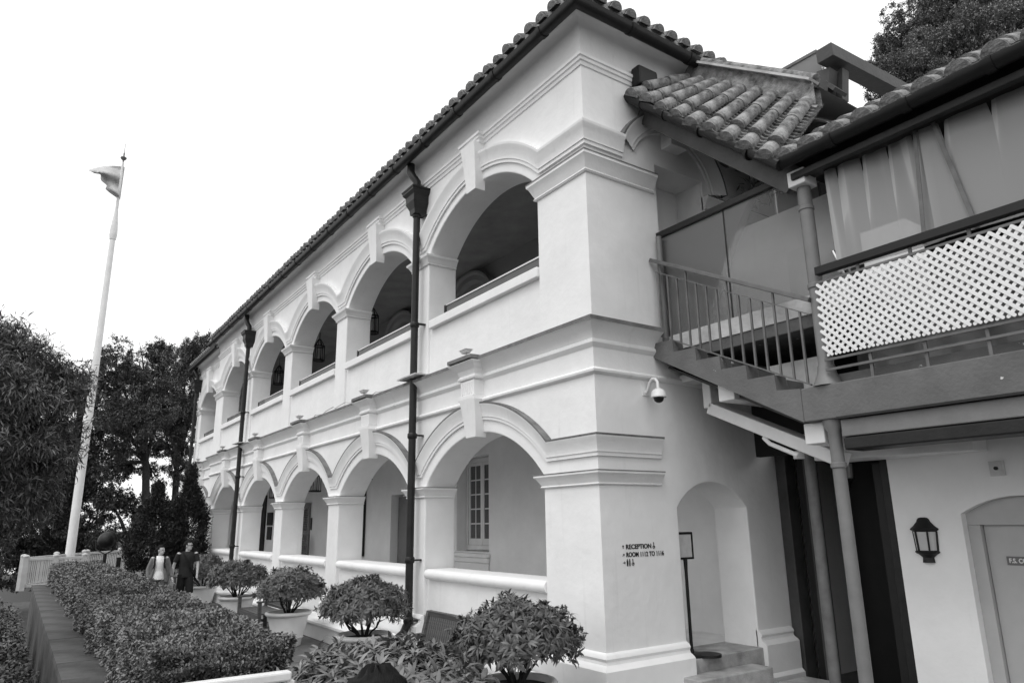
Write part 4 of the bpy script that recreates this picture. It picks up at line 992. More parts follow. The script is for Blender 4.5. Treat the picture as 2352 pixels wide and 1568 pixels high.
tree('shade_tree', 'tall tree with feathery top touching the far end of the tiled eaves', 'tree', c, (ground_under(far(400, 1290, 44)), far(405, 1080, 44)), 95000, .12, .36, 'treeleaf', 'dark trees beyond the terrace fence', .12, .2, tint=1.25)
c = cl([(200, 905, 1.3, 0), (185, 960, 1.6, 0), (205, 1020, 1.4, 0), (170, 1050, 1.8, 0), (150, 1000, 1.5, 0), (185, 1110, 1.6, 0), (0, 1250, 2.2, 0), (30, 1310, 1.8, 0), (-60, 1200, 2.5, 0), (60, 1080, 2.40, 0), (130, 1120, 2.40, 1), (190, 1160, 2.28, 0), (60, 1200, 2.40, 0), (140, 1230, 2.40, 1), (215, 1210, 1.80, 0), (10, 1270, 2.28, 0), (100, 1290, 1.92, 0), (180, 1280, 1.80, 0), (215, 1110, 1.44, 1)], 43)
tree('shade_tree', 'dark tree low at left between the near tree and the flagpole foot', 'tree', c, (ground_under(far(120, 1400, 43)), far(120, 1290, 43)), 100000, .14, .42, 'treeleaf', 'dark trees beyond the terrace fence', .2, .2, tint=.7)
c = cl([(255, 1150, 1.08, 0), (310, 1160, 0.96, 1), (280, 1245, 0.84, 0), (330, 1250, 0.84, 0), (235, 1270, 0.96, 0), (360, 1180, 1.08, 0), (405, 1170, 1.20, 0)], 42)
tree('shade_tree', 'low leafy tree with bright gaps behind the round floodlight', 'tree', c, (ground_under(far(300, 1400, 42)), far(300, 1260, 42)), 16000, .13, .45, 'treeleaf', 'dark trees beyond the terrace fence', .14, .2, tint=.8)

# hill behind on the right with its trees
h = MB(); n = 24
def hp(i, j):
    x = -30+90*i/n; y = 11+70*j/n; z = -1.75+max(0, (y-12))*.55*min(1, max(.15, (x+26)/30))
    return (x, y, z)
for i in range(n):
    for j in range(n): h.quad(hp(i, j), hp(i+1, j), hp(i+1, j+1), hp(i, j+1))
struct(h.build('hillside', 'earth', smooth=True))
def hillz(x, y): return -1.75+max(0, (y-12))*.55*min(1, max(.15, (x+26)/30))
def hilltree(lst, dist, lab, nl=120000, lf=.10, tint=1.0):
    c = cl(lst, dist); ctr = sum((q for q, r in c), Vector())/len(c); lowest = min(q.z for q, r in c)
    b = Vector((ctr.x, ctr.y, hillz(ctr.x, ctr.y))); f_ = Vector((ctr.x, ctr.y, max(b.z+.6, lowest-.8)))
    tree('hill_tree', lab, 'tree', c, (b, f_), nl, lf, .4, 'hilleaf', 'trees on the hill behind', .2, .1, tint=tint, shell=.75, flat=.9)
hilltree([(2085, 105, 1.5, 0), (2060, 95, 1.0, 0), (2120, 50, 1.7, 0), (2170, 15, 1.8, 1), (2230, -10, 2.0, 1), (2110, 130, 1.4, 0), (2180, 80, 1.8, 0), (2250, 50, 2.0, 0), (2040, 125, .7, 0)], 34, 'rounded dark hill tree at the top right nearest the open sky', tint=.8)
hilltree([(2330, 10, 2.4, 0), (2290, -40, 2.2, 0), (2380, 40, 2.4, 0), (2340, -80, 2.6, 0)], 38, 'dark hill tree cut by the top right corner', tint=.65)
hilltree([(2150, 150, 1.3, 0), (2200, 120, 1.5, 0), (2250, 95, 1.4, 0), (2300, 85, 1.3, 0), (2340, 70, 1.3, 0), (2270, 130, 1.3, 0)], 29, 'paler bushy tree just above the wing roof tiles', tint=1.35)
hilltree([(2060, 160, .9, 0), (2110, 165, .9, 0), (2020, 175, .8, 0), (2080, 190, .9, 0)], 27, 'low bush behind the dark steel beam', 40000, .09, tint=1.0)
hilltree([(1780, 186, .35, 0), (1805, 176, .4, 0), (1832, 165, .45, 0), (1865, 158, .5, 0), (1850, 190, .8, 0), (1800, 210, .6, 0)], 26, 'feathery tree seen through the glass sheet on the roof', 14000, .08, tint=2.2)

# conifers in white pots
CPOT = [(.3, 0), (.31, .01), (.34, .3), (.36, .31), (.36, .34), (.35, .36), (.38, .62), (.43, .64), (.43, .69), (.45, .7), (.46, .74), (.46, .82), (.43, .84), (.38, .83), (.37, .76)]
cpm = mesh_data(MB().lathe(CPOT, n=32), 'pot', 'pot', True, 50)
def conifer(px, dist, ytop, hw, label, seed):
    g_ = np.random.default_rng(seed); p = far(px, 1250, dist); base = Vector((p.x, p.y, 0)); zt = far(px, ytop, dist).z
    r = tag(empty('potted_conifer', base), label, 'potted conifer', 'conifers in pots at the far end of the terrace')
    inst(cpm, 'pot', r); MB().lathe([(0, .8), (.38, .78)], n=20).build('soil', 'soil', r)
    MB().tube([(0, 0, .75), (.02, 0, zt*.5), (0, 0, zt*.95)], [.06, .04, .01], 8).build('trunk', 'bark', r, True)
    n = 420; z = .75+(zt-.85)*g_.random(n)**.9; a = g_.random(n)*2*PI; t = (z-.75)/(zt-.75)
    prof = hw*np.clip(np.sin(np.clip(t*1.02+.16, 0, 1)*PI)**.55, 0, 1)*(1-t**3*.55); rr = prof*g_.uniform(.72, 1.08, n)
    tw = np.stack([rr*np.cos(a), rr*np.sin(a), z], 1); m = 60; P_ = np.repeat(tw, m, 0)+g_.normal(size=(n*m, 3))*np.array([.075, .075, .095])
    out = np.repeat(np.stack([np.cos(a), np.sin(a), a*0], 1), m, 0); D = unit(out*.5+g_.normal(size=(n*m, 3))*.6+np.array([0, 0, .7]))
    L = g_.uniform(.06, .12, n*m); t_ = np.clip(np.repeat(1+g_.normal(0, .2, n), m)*(1+g_.normal(0, .15, n*m)), .4, 1.7)
    leafmesh('foliage', P_, D, g_.normal(size=(n*m, 3)), L, L*.3, t_, 'pineleaf', r)
conifer(350, 25.5, 1108, .72, 'left hand dark conifer in a white pot behind the walking couple', 31)
conifer(424, 25.8, 1072, .60, 'taller right hand conifer against the last white arches', 32)

# lower garden shrubs on the left of the wall
bspots = [(.6, -5.75, .5, .2, 'heart leaved bush in the bottom left corner of the photo'), (-1.4, -5.3, .5, .22, 'first bush against the garden wall from the bottom edge'), (-3.0, -5.3, .52, .3, 'second bush against the garden wall from the bottom edge'), (-4.8, -5.3, .52, .34, 'third bush along the garden wall from the bottom edge'),
          (-7.0, -5.35, .62, .38, 'fourth bush along the garden wall from the bottom edge'), (-9.6, -5.5, .7, .42, 'rounded dark bush halfway along the garden wall'), (-12.8, -5.7, .85, .5, 'larger dark bush on the left of the garden wall short of the fence'), (-17.0, -5.9, 1.0, .6, 'farthest dark bush left of the white fence')]
for i, (bx_, by_, R_, zt, lab) in enumerate(bspots):
    base = Vector((bx_, by_, LOWZ)); r = tag(empty('garden_bush', base), lab, 'bush', 'bushes in the lower garden')
    n = 7000; d = rdir(n); d[:, 2] = np.abs(d[:, 2])*1.1-.3; rad = rng.uniform(.6, 1.05, n)*(1+.12*np.sin(d[:, 0]*8+i)*np.sin(d[:, 1]*7))
    H_ = zt-LOWZ; P_ = np.stack([d[:, 0]*R_*1.5*rad, d[:, 1]*R_*rad, H_*.55+d[:, 2]*H_*.47*rad], 1)
    L = rng.uniform(.05, .11, n); wr = .75 if i == 0 else .42
    leafmesh('foliage', P_, unit(d+rdir(n)*.9+np.array([0, 0, -.3])), rdir(n)*.5+np.array([0, 0, 1.]), L, L*wr, np.clip(.6+rng.normal(0, .2, n), .25, 1.4), 'hedgeleaf', r)
    m = MB()
    for q in range(9):
        e = Vector((rng.uniform(-.6, .6)*R_, rng.uniform(-.6, .6)*R_, H_*.75)); m.tube([(0, 0, -.05), e*.5+Vector((0, 0, .1)), e], [.03, .02, .008], 5)
    o = m.build('stems', 'bark', r, True); o['kind'] = 'stuff'
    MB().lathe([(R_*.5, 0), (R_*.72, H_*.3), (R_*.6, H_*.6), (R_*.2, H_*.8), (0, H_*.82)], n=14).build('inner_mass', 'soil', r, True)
# plant behind the glass of the bridge
pp = onY(1770, 392, 3.1); r = tag(empty('bridge_plant', (pp.x, pp.y, 4.302)), 'strap leaved plant behind the glass balustrade near the column', 'plant')
n = 520; g_ = np.random.default_rng(5); a = g_.random(n)*2*PI; el = g_.uniform(.1, 1.4, n); D = np.stack([np.cos(a)*np.sin(el), np.sin(a)*np.sin(el), np.cos(el)], 1)
P_ = np.stack([g_.normal(0, .2, n), g_.normal(0, .15, n), g_.normal(pp.z-4.3, .2, n)], 1); L = g_.uniform(.10, .2, n)
leafmesh('foliage', P_, D, g_.normal(size=(n, 3)), L, L*.22, np.ones(n)*1.2, 'leaf', r, bend=.5)
MB().lathe([(.2, 0), (.28, .5), (.3, .55), (.27, .56)], n=20).build('planter', 'slate', r, True)
MB().tube([(0, 0, .5), (.05, 0, 1.0), (0, .03, 2.0)], [.012, .01, .006], 6).build('stem', 'bark', r, True)

# ================================================================== GARDEN WALL, FENCES, FLAG
gw = tag(empty('garden_wall', (-9, -4.5, LOWZ)), 'low garden wall with flat stone coping left of the hedge', 'wall')
o = MB().box(-21.5, 3.5, -4.72, -4.28, LOWZ-.1, .36).build('wall_body', 'coping', gw); o.location = -Vector((-9, -4.5, LOWZ))
cm_ = mesh_data(MB().box(-.597, .597, -.26, .26, 0, .085), 'coping_stone', 'coping', False)
for i in range(20): q = inst(cm_, 'coping_stone', gw, Vector((2.8-i*1.2, -4.5, .362+random.uniform(-.003, .003)))-Vector((-9, -4.5, LOWZ)))
def fence(A, B, nposts, label, zb=.0, hgt=1.1):
    A, B = Vector(A), Vector(B); d = B-A; L = d.length; ang = math.atan2(d.y, d.x)
    r = tag(empty('picket_fence', (A.x, A.y, zb), ang), label, 'fence', 'white fences at the end of the terrace')
    MB().box(0, L, -.045, .045, hgt-.12, hgt-.03).build('top_rail', 'fencepaint', r, bevel=.01); MB().box(0, L, -.035, .035, .1, .2).build('bottom_rail', 'fencepaint', r, bevel=.01)
    pm = MB().box(-.07, .07, -.07, .07, 0, hgt); pm.lathe([(.1, hgt), (.1, hgt+.02), (.085, hgt+.05), (.03, hgt+.075), (0, hgt+.08)], n=12)
    pme = mesh_data(pm, 'post', 'fencepaint', False)
    for i in range(nposts): inst(pme, 'post', r, (L*i/(nposts-1), 0, 0))
    bm_ = mesh_data(MB().box(-.017, .017, -.016, .016, .2, hgt-.12), 'picket', 'fencepaint', False); n = int(L/.115)
    for i in range(1, n): inst(bm_, 'picket', r, (L*i/n, 0, 0))
fence((-23.5, -4.95, 0), (-23.5, -3.25, 0), 3, 'short near run of white picket fence at the hedge end', .1, 1.08)
fence((-23.6, -5.02, 0), (-27.3, -3.0, 0), 3, 'white picket fence run behind the flagpole foot', .1, 1.1)
fence((-27.4, -2.9, 0), (-31.0, -.2, 0), 3, 'white picket fence run right of the round floodlight', .1, 1.1)
fp = tag(empty('flagpole', (-26, -3.56, 0)), 'tall tapering white flagpole behind the hedge', 'flagpole')
MB().lathe([(.24, 0), (.24, .12), (.18, .16), (.165, .3), (.145, 7), (.10, 14.2), (.085, 14.5)], n=20).build('mast', 'whitepaint', fp, True)
MB().lathe([(.0, 13.75), (.12, 13.8), (.15, 14.0), (.14, 14.3), (.08, 14.9), (.07, 15.1)], n=16).build('sleeve', 'whitepaint', fp, True)
MB().lathe([(.065, 14.6), (.05, 17.0), (.045, 17.35)], n=12).build('topmast', 'whitepaint', fp, True)
MB().lathe([(.02, 17.35), (.03, 17.45), (.12, 17.55), (.12, 17.6), (.03, 17.66), (.03, 17.8), (.012, 17.85), (.008, 18.25), (0, 18.3)], n=12).build('finial', 'slate', fp, True)
ff = 1/1.0629
pole_e = [(305, 408), (303.5, 418), (302, 429), (300, 440), (299, 450), (297, 462), (295, 475), (293, 487)]
mid_e = [(262, 399), (268, 412), (266, 428), (268, 440), (274, 452), (270, 466), (280, 478), (288, 488)]
free_e = [(215, 416), (230, 423), (246, 425), (246, 440), (262, 453), (257, 461), (272, 474), (291, 486)]
dist0 = math.hypot(-26-CAM.x, -3.56-CAM.y); m = MB(); NU, NV = 20, 24
def lerp2(E, u): t = u*(len(E)-1); i = min(int(t), len(E)-2); f_ = t-i; return (E[i][0]*(1-f_)+E[i+1][0]*f_, E[i][1]*(1-f_)+E[i+1][1]*f_)
def fpnt(i, j):
    u, v = i/NU, j/NV; p, q, s_ = lerp2(pole_e, u), lerp2(mid_e, u), lerp2(free_e, u)
    x = (1-v)**2*p[0]+2*v*(1-v)*q[0]+v*v*s_[0]; y = (1-v)**2*p[1]+2*v*(1-v)*q[1]+v*v*s_[1]
    w_ = far(x*ff, y*ff, dist0+.35*math.sin(v*5+u*4)*v+.22*math.sin(u*13+v*3)*min(1, v*3)); return w_
for i in range(NU):
    for j in range(NV): m.quad(fpnt(i, j), fpnt(i+1, j), fpnt(i+1, j+1), fpnt(i, j+1))
fl = m.build('flag', 'flag', None, True, angle=80); sm = fl.modifiers.new('solid', 'SOLIDIFY'); sm.thickness = .01
tag(fl, 'crumpled grey flag blowing left from the top of the flagpole', 'flag')
# floodlight
fpz = far(245, 1240, 26.5); fd = tag(empty('floodlight', (fpz.x, fpz.y, 0)), 'big round dark floodlight on a white plinth beside the flagpole', 'floodlight')
zc = fpz.z
MB().box(-.42, .42, -.3, .3, 0, .5).build('plinth', 'whitepaint', fd, bevel=.02); MB().box(-.12, .16, .305 if False else -.31, -.3, .1, .32).build('plinth_recess', 'dark', fd)
MB().tube([(0, 0, .5), (0, 0, zc-.42)], .05, 10).build('stand', 'dark', fd, True)
yk = MB(); ydir = Vector((-RT.x, -RT.y, 0)).normalized()
yk.tube([ydir*.34+Vector((0, 0, zc)), ydir*.3+Vector((0, 0, zc-.28)), Vector((0, 0, zc-.42)), -ydir*.3+Vector((0, 0, zc-.28)), -ydir*.34+Vector((0, 0, zc))], .022, 8); yk.build('yoke', 'dark', fd, True)
dm = MB().lathe([(.0, -.3), (.12, -.28), (.22, -.21), (.285, -.1), (.3, .02), (.3, .12), (.325, .13), (.325, .17), (.3, .18), (.2, .2), (0, .21)], n=28).build('drum', 'dark', fd, True)
dm.location = (0, 0, zc); dm.scale = (.85,)*3; dm.rotation_euler = Vector((-.5, .45, .2)).to_track_quat('Z', 'Y').to_euler()
tag(MB().box(-.06, .06, -.06, .06, 0, 1.2).build('marker_post', 'dark', None, bevel=.008), 'slim dark post beside the white plinth of the floodlight', 'post').location = far(271, 1300, 26)*1
bpy.data.objects['marker_post'].location.z = 0
# white handrail close to the camera
nr = tag(empty('near_handrail', (.28, -4.0, 0)), 'flat white handrail at the bottom edge of the photo', 'handrail')
MB().box(-.05, .05, -1.4, .5, .93, 1.0).build('rail', 'whitepaint', nr, bevel=.015)
for y in (-1.3, -.4, .5): MB().box(-.03, .03, y-.03, y+.03, 0, .93).build('post', 'whitepaint', nr, bevel=.006)

# ================================================================== BENCHES
def bench(x, label):
    r = tag(empty('garden_bench', (x, -1.0, 0)), label, 'bench', 'wooden benches between the pots'); Lb = 1.5; h = Lb/2
    for s_ in (-1, 1):
        MB().beam((s_*h, -.30, 0), (s_*h, -.30, .64), .065, .065, (1, 0, 0)).build('front_leg', 'wood', r, bevel=.006)
        MB().add([(s_*h+a_, y, z) for a_ in (-.032, .032) for y, z in ((.22, 0), (.29, 0), (.27, .42), (.40, .95), (.34, .95), (.20, .42))], [(0,1,2,3,4,5),(11,10,9,8,7,6)]+[(i, (i+1) % 6, 6+(i+1) % 6, 6+i) for i in range(6)]).build('rear_leg', 'wood', r, bevel=.005)
        MB().box(s_*h-.04, s_*h+.04, -.36, .30, .64, .675).build('armrest', 'wood', r, bevel=.008)
        MB().box(s_*h-.025, s_*h+.025, -.27, .24, .12, .17).build('stretcher', 'wood', r)
    MB().box(-h+.033, h-.033, -.32, -.28, .32, .41).build('front_rail', 'wood', r, bevel=.004); MB().box(-h+.033, h-.033, .21, .25, .33, .41).build('seat_rail', 'wood', r)
    sm_ = mesh_data(MB().box(-h+.02, h-.02, -.042, .042, -.011, .011), 'seat_slat', 'wood', False)
    for i in range(6): inst(sm_, 'seat_slat', r, (0, -.27+i*.096, .425))
    MB().beam((-h+.033, .365, .91), (h-.033, .365, .91), .035, .10, (0, -.3, 1)).build('top_rail', 'wood', r, bevel=.005)
    MB().beam((-h+.033, .262, .48), (h-.033, .262, .48), .03, .06, (0, -.3, 1)).build('lower_back_rail', 'wood', r)
    bs = mesh_data(MB().box(-.02, .02, -.009, .009, 0, .40), 'back_slat', 'wood', False); n = 26
    for i in range(n): inst(bs, 'back_slat', r, (-h+.07+(Lb-.14)*i/(n-1), .268, .495), (-.245, 0, 0))
bench(-2.1, 'slatted wooden bench close to the corner pillar between two pots')
bench(-9.3, 'wooden bench in the middle of the row left of the whole white pot')
bench(-16.8, 'far wooden bench half hidden behind the walking couple')

# ================================================================== SMALL FIXTURES
def cage_lantern(x, y, z, ztop, label):
    r = tag(empty('hanging_lantern', (x, y, z)), label, 'lantern', 'lanterns hanging in the verandas')
    f_ = MB(); R_ = .17
    for zz, rr in ((-.3, R_), (.15, R_*.95)):
        n = 20
        for k in range(n): a0, a1 = 2*PI*k/n, 2*PI*(k+1)/n; f_.beam((rr*math.cos(a0), rr*math.sin(a0), zz), (rr*math.cos(a1), rr*math.sin(a1), zz), .03, .035)
    for k in range(6): a0 = 2*PI*k/6; f_.tube([(R_*math.cos(a0), R_*math.sin(a0), -.3), (R_*.95*math.cos(a0), R_*.95*math.sin(a0), .15), (.03*math.cos(a0), .03*math.sin(a0), .38)], .013, 6)
    o = f_.build('cage', 'black', r, True); o['kind'] = 'stuff'
    MB().tube([(0, 0, .36), (0, 0, ztop-z)], .012, 6).build('chain', 'black', r)
    MB().lathe([(.03, -.25), (.03, -.1), (.02, .0), (0, .03)], n=10).build('candle', 'signface', r, True)
    MB().lathe([(.1, -.31), (.1, -.27), (0, -.26)], n=14).build('base', 'black', r, True)
cage_lantern(-14.6, 1.75, 3.35, 4.14, 'black cage lantern hanging under the third lower arch')
cage_lantern(-18.6, 1.75, 3.3, 4.14, 'black cage lantern hanging under the fourth lower arch')
cage_lantern(-10.8, 1.75, 7.3, 7.94, 'black cage lantern hanging under the second upper arch')
cage_lantern(-14.9, 1.75, 7.35, 7.94, 'black cage lantern hanging under the third upper arch')
cage_lantern(-19.1, 1.75, 7.3, 7.94, 'black cage lantern hanging under the fourth upper arch')
pts = [(-9.5+i*.22, -.12-.05*math.sin(i*2.1), 4.47+max(0, .09*math.sin(i*1.7))*(1 if 4 < i < 12 else .1)) for i in range(18)]
tag(MB().tube(pts, .008, 6).build('loose_cable', 'concretelight', None, True), 'thin pale cable lying in loops on the cornice above the lower arches', 'cable')
# small floodlights on the cornice over each bracket
ords = ['nearest', 'second', 'third', 'fourth', 'fifth', 'farthest']
for i, c in enumerate(centers+[C6]):
    yy = -.24+(Y6 if c == C6 else 0); r = tag(empty('cornice_floodlight', (c+.08, yy, 4.456)), 'small white floodlight on the cornice, %s from the corner pillar' % ords[i], 'floodlight', 'floodlights on the cornice'); r.scale = (.6, .6, .75)
    MB().box(-.02, .02, -.02, .02, 0, .07).build('foot', 'whitepaint', r)
    MB().add([(-.11, -.06, .07), (.11, -.06, .07), (.11, .06, .07), (-.11, .06, .07), (-.16, -.1, .13), (.16, -.1, .13), (.16, .1, .13), (-.16, .1, .13)], [(0,3,2,1),(4,5,6,7),(0,1,5,4),(1,2,6,5),(2,3,7,6),(3,0,4,7)]).build('housing', 'whitepaint', r, bevel=.008)
    MB().box(-.17, .17, -.11, .11, .131, .148).build('rim', 'whitepaint', r, bevel=.003)
# wall lanterns
def wall_lantern(loc, label, s_=1):
    r = tag(empty('wall_lantern', loc), label, 'wall lantern', 'black wall lanterns'); r.scale = (s_,)*3
    hexr = lambda R_, z: [(R_*math.cos(a), -.0+min(0, -R_*.75*math.sin(a)), z) for a in [i*PI/6 for i in range(7)]]
    def loft(P_, name, mt):
        m = MB(); rows = [hexr(R_, z) for R_, z in P_]
        for A_, B2 in zip(rows[:-1], rows[1:]):
            for k in range(6): m.quad(A_[k], A_[k+1], B2[k+1], B2[k])
        m.add(rows[0], [tuple(range(7))]); m.add(rows[-1], [tuple(range(6, -1, -1))])
        return m.build(name, mt, r, True, angle=25)
    loft([(.065, .335), (.06, .36), (.085, .43), (.09, .45)][::1] and [(.062, -.0), (.055, .05), (.095, .085), (.11, .09), (.125, .105), (.11, .12)], 'bottom', 'black')
    loft([(.112, .305), (.14, .325), (.142, .335), (.11, .36), (.07, .405), (.06, .43), (.045, .445), (.02, .45)], 'cap', 'black')
    for R0, R1, k in [(.105, .118, k) for k in range(0, 7)]:
        a_ = hexr(R0, .115)[k]; b_ = hexr(R1, .31)[k]
        if k in (0, 2, 4, 6, 3) and k in (0, 2, 4, 6): MB().beam(a_, b_, .016, .016).build('glazing_bar', 'black', r)
    loft([(.1, .118), (.112, .308)], 'lamp_glass', 'lampglass')
    MB().box(-.03, .03, -.002, .0, .02, .42).build('back_plate', 'black', r)
p = onY(2135, 1292, 2.395); wall_lantern((p.x, 2.396, 1.63), 'black wall lantern on the white wall left of the grey door')
p = onY(1888, 1100, 2.9); wall_lantern((1.0, 3.3, 2.45), 'unlit black wall lantern in the dark passage behind the column', 1.0)
# security camera
p = onX(1478, 885, 0); r = tag(empty('security_camera', (0, .82, 3.66)), 'white dome security camera on a curved arm on the side wall', 'camera'); r.scale = (.76,)*3
MB().box(.002, .02, -.07, .07, -.11, .11).build('wall_plate', 'whitepaint', r, bevel=.004)
MB().tube([(.02, 0, -.06), (.08, 0, .02), (.12, 0, .10), (.18, 0, .14), (.24, 0, .13), (.28, 0, .08), (.29, 0, .0), (.29, 0, -.05)], .026, 12).build('arm', 'whitepaint', r, True)
MB().lathe([(.04, -.03), (.09, -.06), (.115, -.1), (.12, -.15), (.125, -.155), (.125, -.175), (.1, -.18)], (.29, 0, 0), 24).build('housing', 'whitepaint', r, True)
MB().lathe([(.0, -.265), (.04, -.255), (.07, -.23), (.085, -.18)], (.29, 0, 0), 20).build('dome', 'black', r, True)
# lettering
def text_mesh(name, s_, size, mw, matn, parent=None, ext=.002, xs=1.0):
    cu_ = bpy.data.curves.new(name, 'FONT'); cu_.body = s_; cu_.size = size; cu_.extrude = ext; cu_.offset = .0016
    to = bpy.data.objects.new(name, cu_); col.objects.link(to); bpy.context.view_layer.update()
    me = bpy.data.meshes.new_from_object(to.evaluated_get(bpy.context.evaluated_depsgraph_get())); bpy.data.objects.remove(to)
    me.materials.clear(); me.materials.append(MATS[matn]); o = bpy.data.objects.new(name, me); col.objects.link(o); o.parent = parent
    o.matrix_local = mw @ Matrix.Diagonal((xs, 1, 1, 1)); return o
ls = tag(empty('wall_lettering', (.004, .30, 1.60)), 'dark RECEPTION and ROOM 1112 TO 1116 lettering on the corner pillar', 'lettering')
SX = Matrix(((0, 0, 1, 0), (1, 0, 0, 0), (0, 1, 0, 0), (0, 0, 0, 1)))     # text x -> +y, text y -> z, normal +x
def lett(s_, y, z, size, wid):
    o = text_mesh('letters', s_, size, Matrix.Identity(4), 'letter', ls); xs_ = [v.co.x for v in o.data.vertices]; k = wid/(max(xs_)-min(xs_))
    o.matrix_local = Matrix.Translation((0, y-.30, z-1.60)) @ SX @ Matrix.Diagonal((k, 1, 1, 1)) @ Matrix.Translation((-min(xs_), 0, 0)); return o
lett('RECEPTION', .36, 1.776, .072, .40); lett('ROOM 1112 TO 1116', .36, 1.690, .072, .60)
def arrow(y, z, ang, nm='arrow_mark'):
    m = MB(); s_ = .018; d = Vector((0, math.cos(ang), math.sin(ang))); c_ = Vector((0, y-.30, z-1.60)); tip = c_+d*s_
    m.beam(c_-d*s_, tip, .004, .006, (1, 0, 0))
    for q in (-1, 1): e = Vector((0, math.cos(ang+q*2.4), math.sin(ang+q*2.4))); m.beam(tip, tip+e*.018, .004, .006, (1, 0, 0))
    m.build(nm, 'letter', ls)
arrow(.315, 1.80, PI/2); arrow(.315, 1.712, PI/4); arrow(.32, 1.63, 0)
def pict(y, z, kind):
    m = MB(); c_ = Vector((.002, y-.30, z-1.60))
    def disk(cy, cz_, R_): m.tube([c_+Vector((-.002, cy, cz_)), c_+Vector((.002, cy, cz_))], R_, 12)
    if kind == 'wheel':
        n = 14
        for k in range(n):
            a0, a1 = 2.2+4.9*k/n, 2.2+4.9*(k+1)/n; m.beam(c_+Vector((0, .016*math.cos(a0), .016*math.sin(a0)-.012)), c_+Vector((0, .016*math.cos(a1), .016*math.sin(a1)-.012)), .004, .006, (1, 0, 0))
        disk(-.002, .034, .007); m.beam(c_+Vector((0, 0, .028)), c_+Vector((0, 0, -.004)), .004, .008, (1, 0, 0)); m.beam(c_+Vector((0, 0, -.004)), c_+Vector((0, .014, -.02)), .004, .006, (1, 0, 0))
    else:
        disk(0, .034, .008); w_ = .012 if kind == 'man' else .009
        m.add([c_+Vector((d_, a_, b_)) for d_ in (-.002, .002) for a_, b_ in ((-w_, .024), (w_, .024), (w_*.8, -.035), (-w_*.8, -.035))], [(0,1,2,3),(7,6,5,4),(0,4,5,1),(1,5,6,2),(2,6,7,3),(3,7,4,0)])
    m.build('pictogram', 'letter', ls)
pict(.80, 1.80, 'wheel'); pict(.37, 1.625, 'man'); pict(.405, 1.625, 'woman'); pict(.455, 1.625, 'wheel')
dp = tag(empty('door_sign', (2.98, 2.556, 1.64)), 'dark door plate with white letters reading F.S. CONT on the grey door', 'sign')
MB().box(0, .48, -.008, 0, -.015, .065).build('plate', 'plate', dp, bevel=.002)
FX = Matrix(((1, 0, 0, 0), (0, 0, -1, 0), (0, 1, 0, 0), (0, 0, 0, 1)))
text_mesh('letters', 'F.S. CONT', .058, Matrix.Translation((.02, -.0095, .006)) @ FX, 'letterwhite', dp, .0008, .85)
# sign on a stand in the passage
ss = tag(empty('sign_stand', (-.1, 1.43, .52)), 'black sign frame on a tall thin stand in the arched passage', 'sign stand')
MB().lathe([(.16, 0), (.16, .02), (.14, .035), (.03, .04), (.025, .08)], n=24).build('base', 'black', ss, True); MB().lathe([(.16, 0), (.16, .03), (.02, .05)], (.12, .14, .0), 20).build('foot', 'black', ss, True)
MB().tube([(0, 0, .04), (0, 0, .95), (0, 0, 1.12)], [.02, .02, .028], 10).build('stand', 'black', ss, True)
fr_ = MB(); 
for q in ((-.14, -.115, 1.1, 1.42), (.115, .14, 1.1, 1.42)): fr_.box(-.02, .02, q[0], q[1], q[2], q[3])
fr_.box(-.02, .02, -.115, .115, 1.1, 1.125).box(-.02, .02, -.115, .115, 1.395, 1.42); fr_.build('frame', 'black', ss, bevel=.004); MB().box(-.012, .012, -.115, .115, 1.125, 1.395).build('panel', 'signface', ss)
ms = tag(empty('menu_stand', (-18.1, 2.5, .52)), 'lit menu board on a black post inside the third lower arch', 'sign stand')
MB().tube([(0, 0, 0), (0, 0, .85)], .025, 8).build('post', 'black', ms); MB().lathe([(.16, 0), (.16, .02), (.02, .03)], n=16).build('base', 'black', ms); MB().box(-.2, .2, -.03, .03, .82, 1.25).build('case', 'black', ms, bevel=.005); MB().box(-.11, .06, -.036, -.031, .87, 1.2).build('sheet', 'signface', ms)
tag(MB().box(-18.4, -18.3, 2.97, 2.995, 1.93, 2.33).build('name_strip', 'black'), 'slim black strip on the veranda wall beside the louvred shutter', 'sign')
tag(MB().box(-23.6, -22.9, 2.95, 2.995, 2.1, 2.6).build('notice_board', 'black'), 'upper black notice board inside the fourth lower arch', 'notice board', 'notice boards'); tag(MB().box(-23.5, -22.95, 2.95, 2.995, 1.55, 2.05).build('notice_board', 'black'), 'lower black notice board inside the fourth lower arch', 'notice board', 'notice boards')
sp_l = tag(empty('veranda_spotlight', (-13.3, 2.9, 3.35)), 'tiny black spotlight on the rear wall of the second lower arch', 'spotlight')
MB().tube([(0, .09, 0), (0, 0, 0), (.02, -.06, -.05)], .015, 8).build('arm', 'black', sp_l); MB().tube([(.02, -.06, -.05), (.06, -.14, -.1)], [.03, .05], 10).build('head', 'black', sp_l)

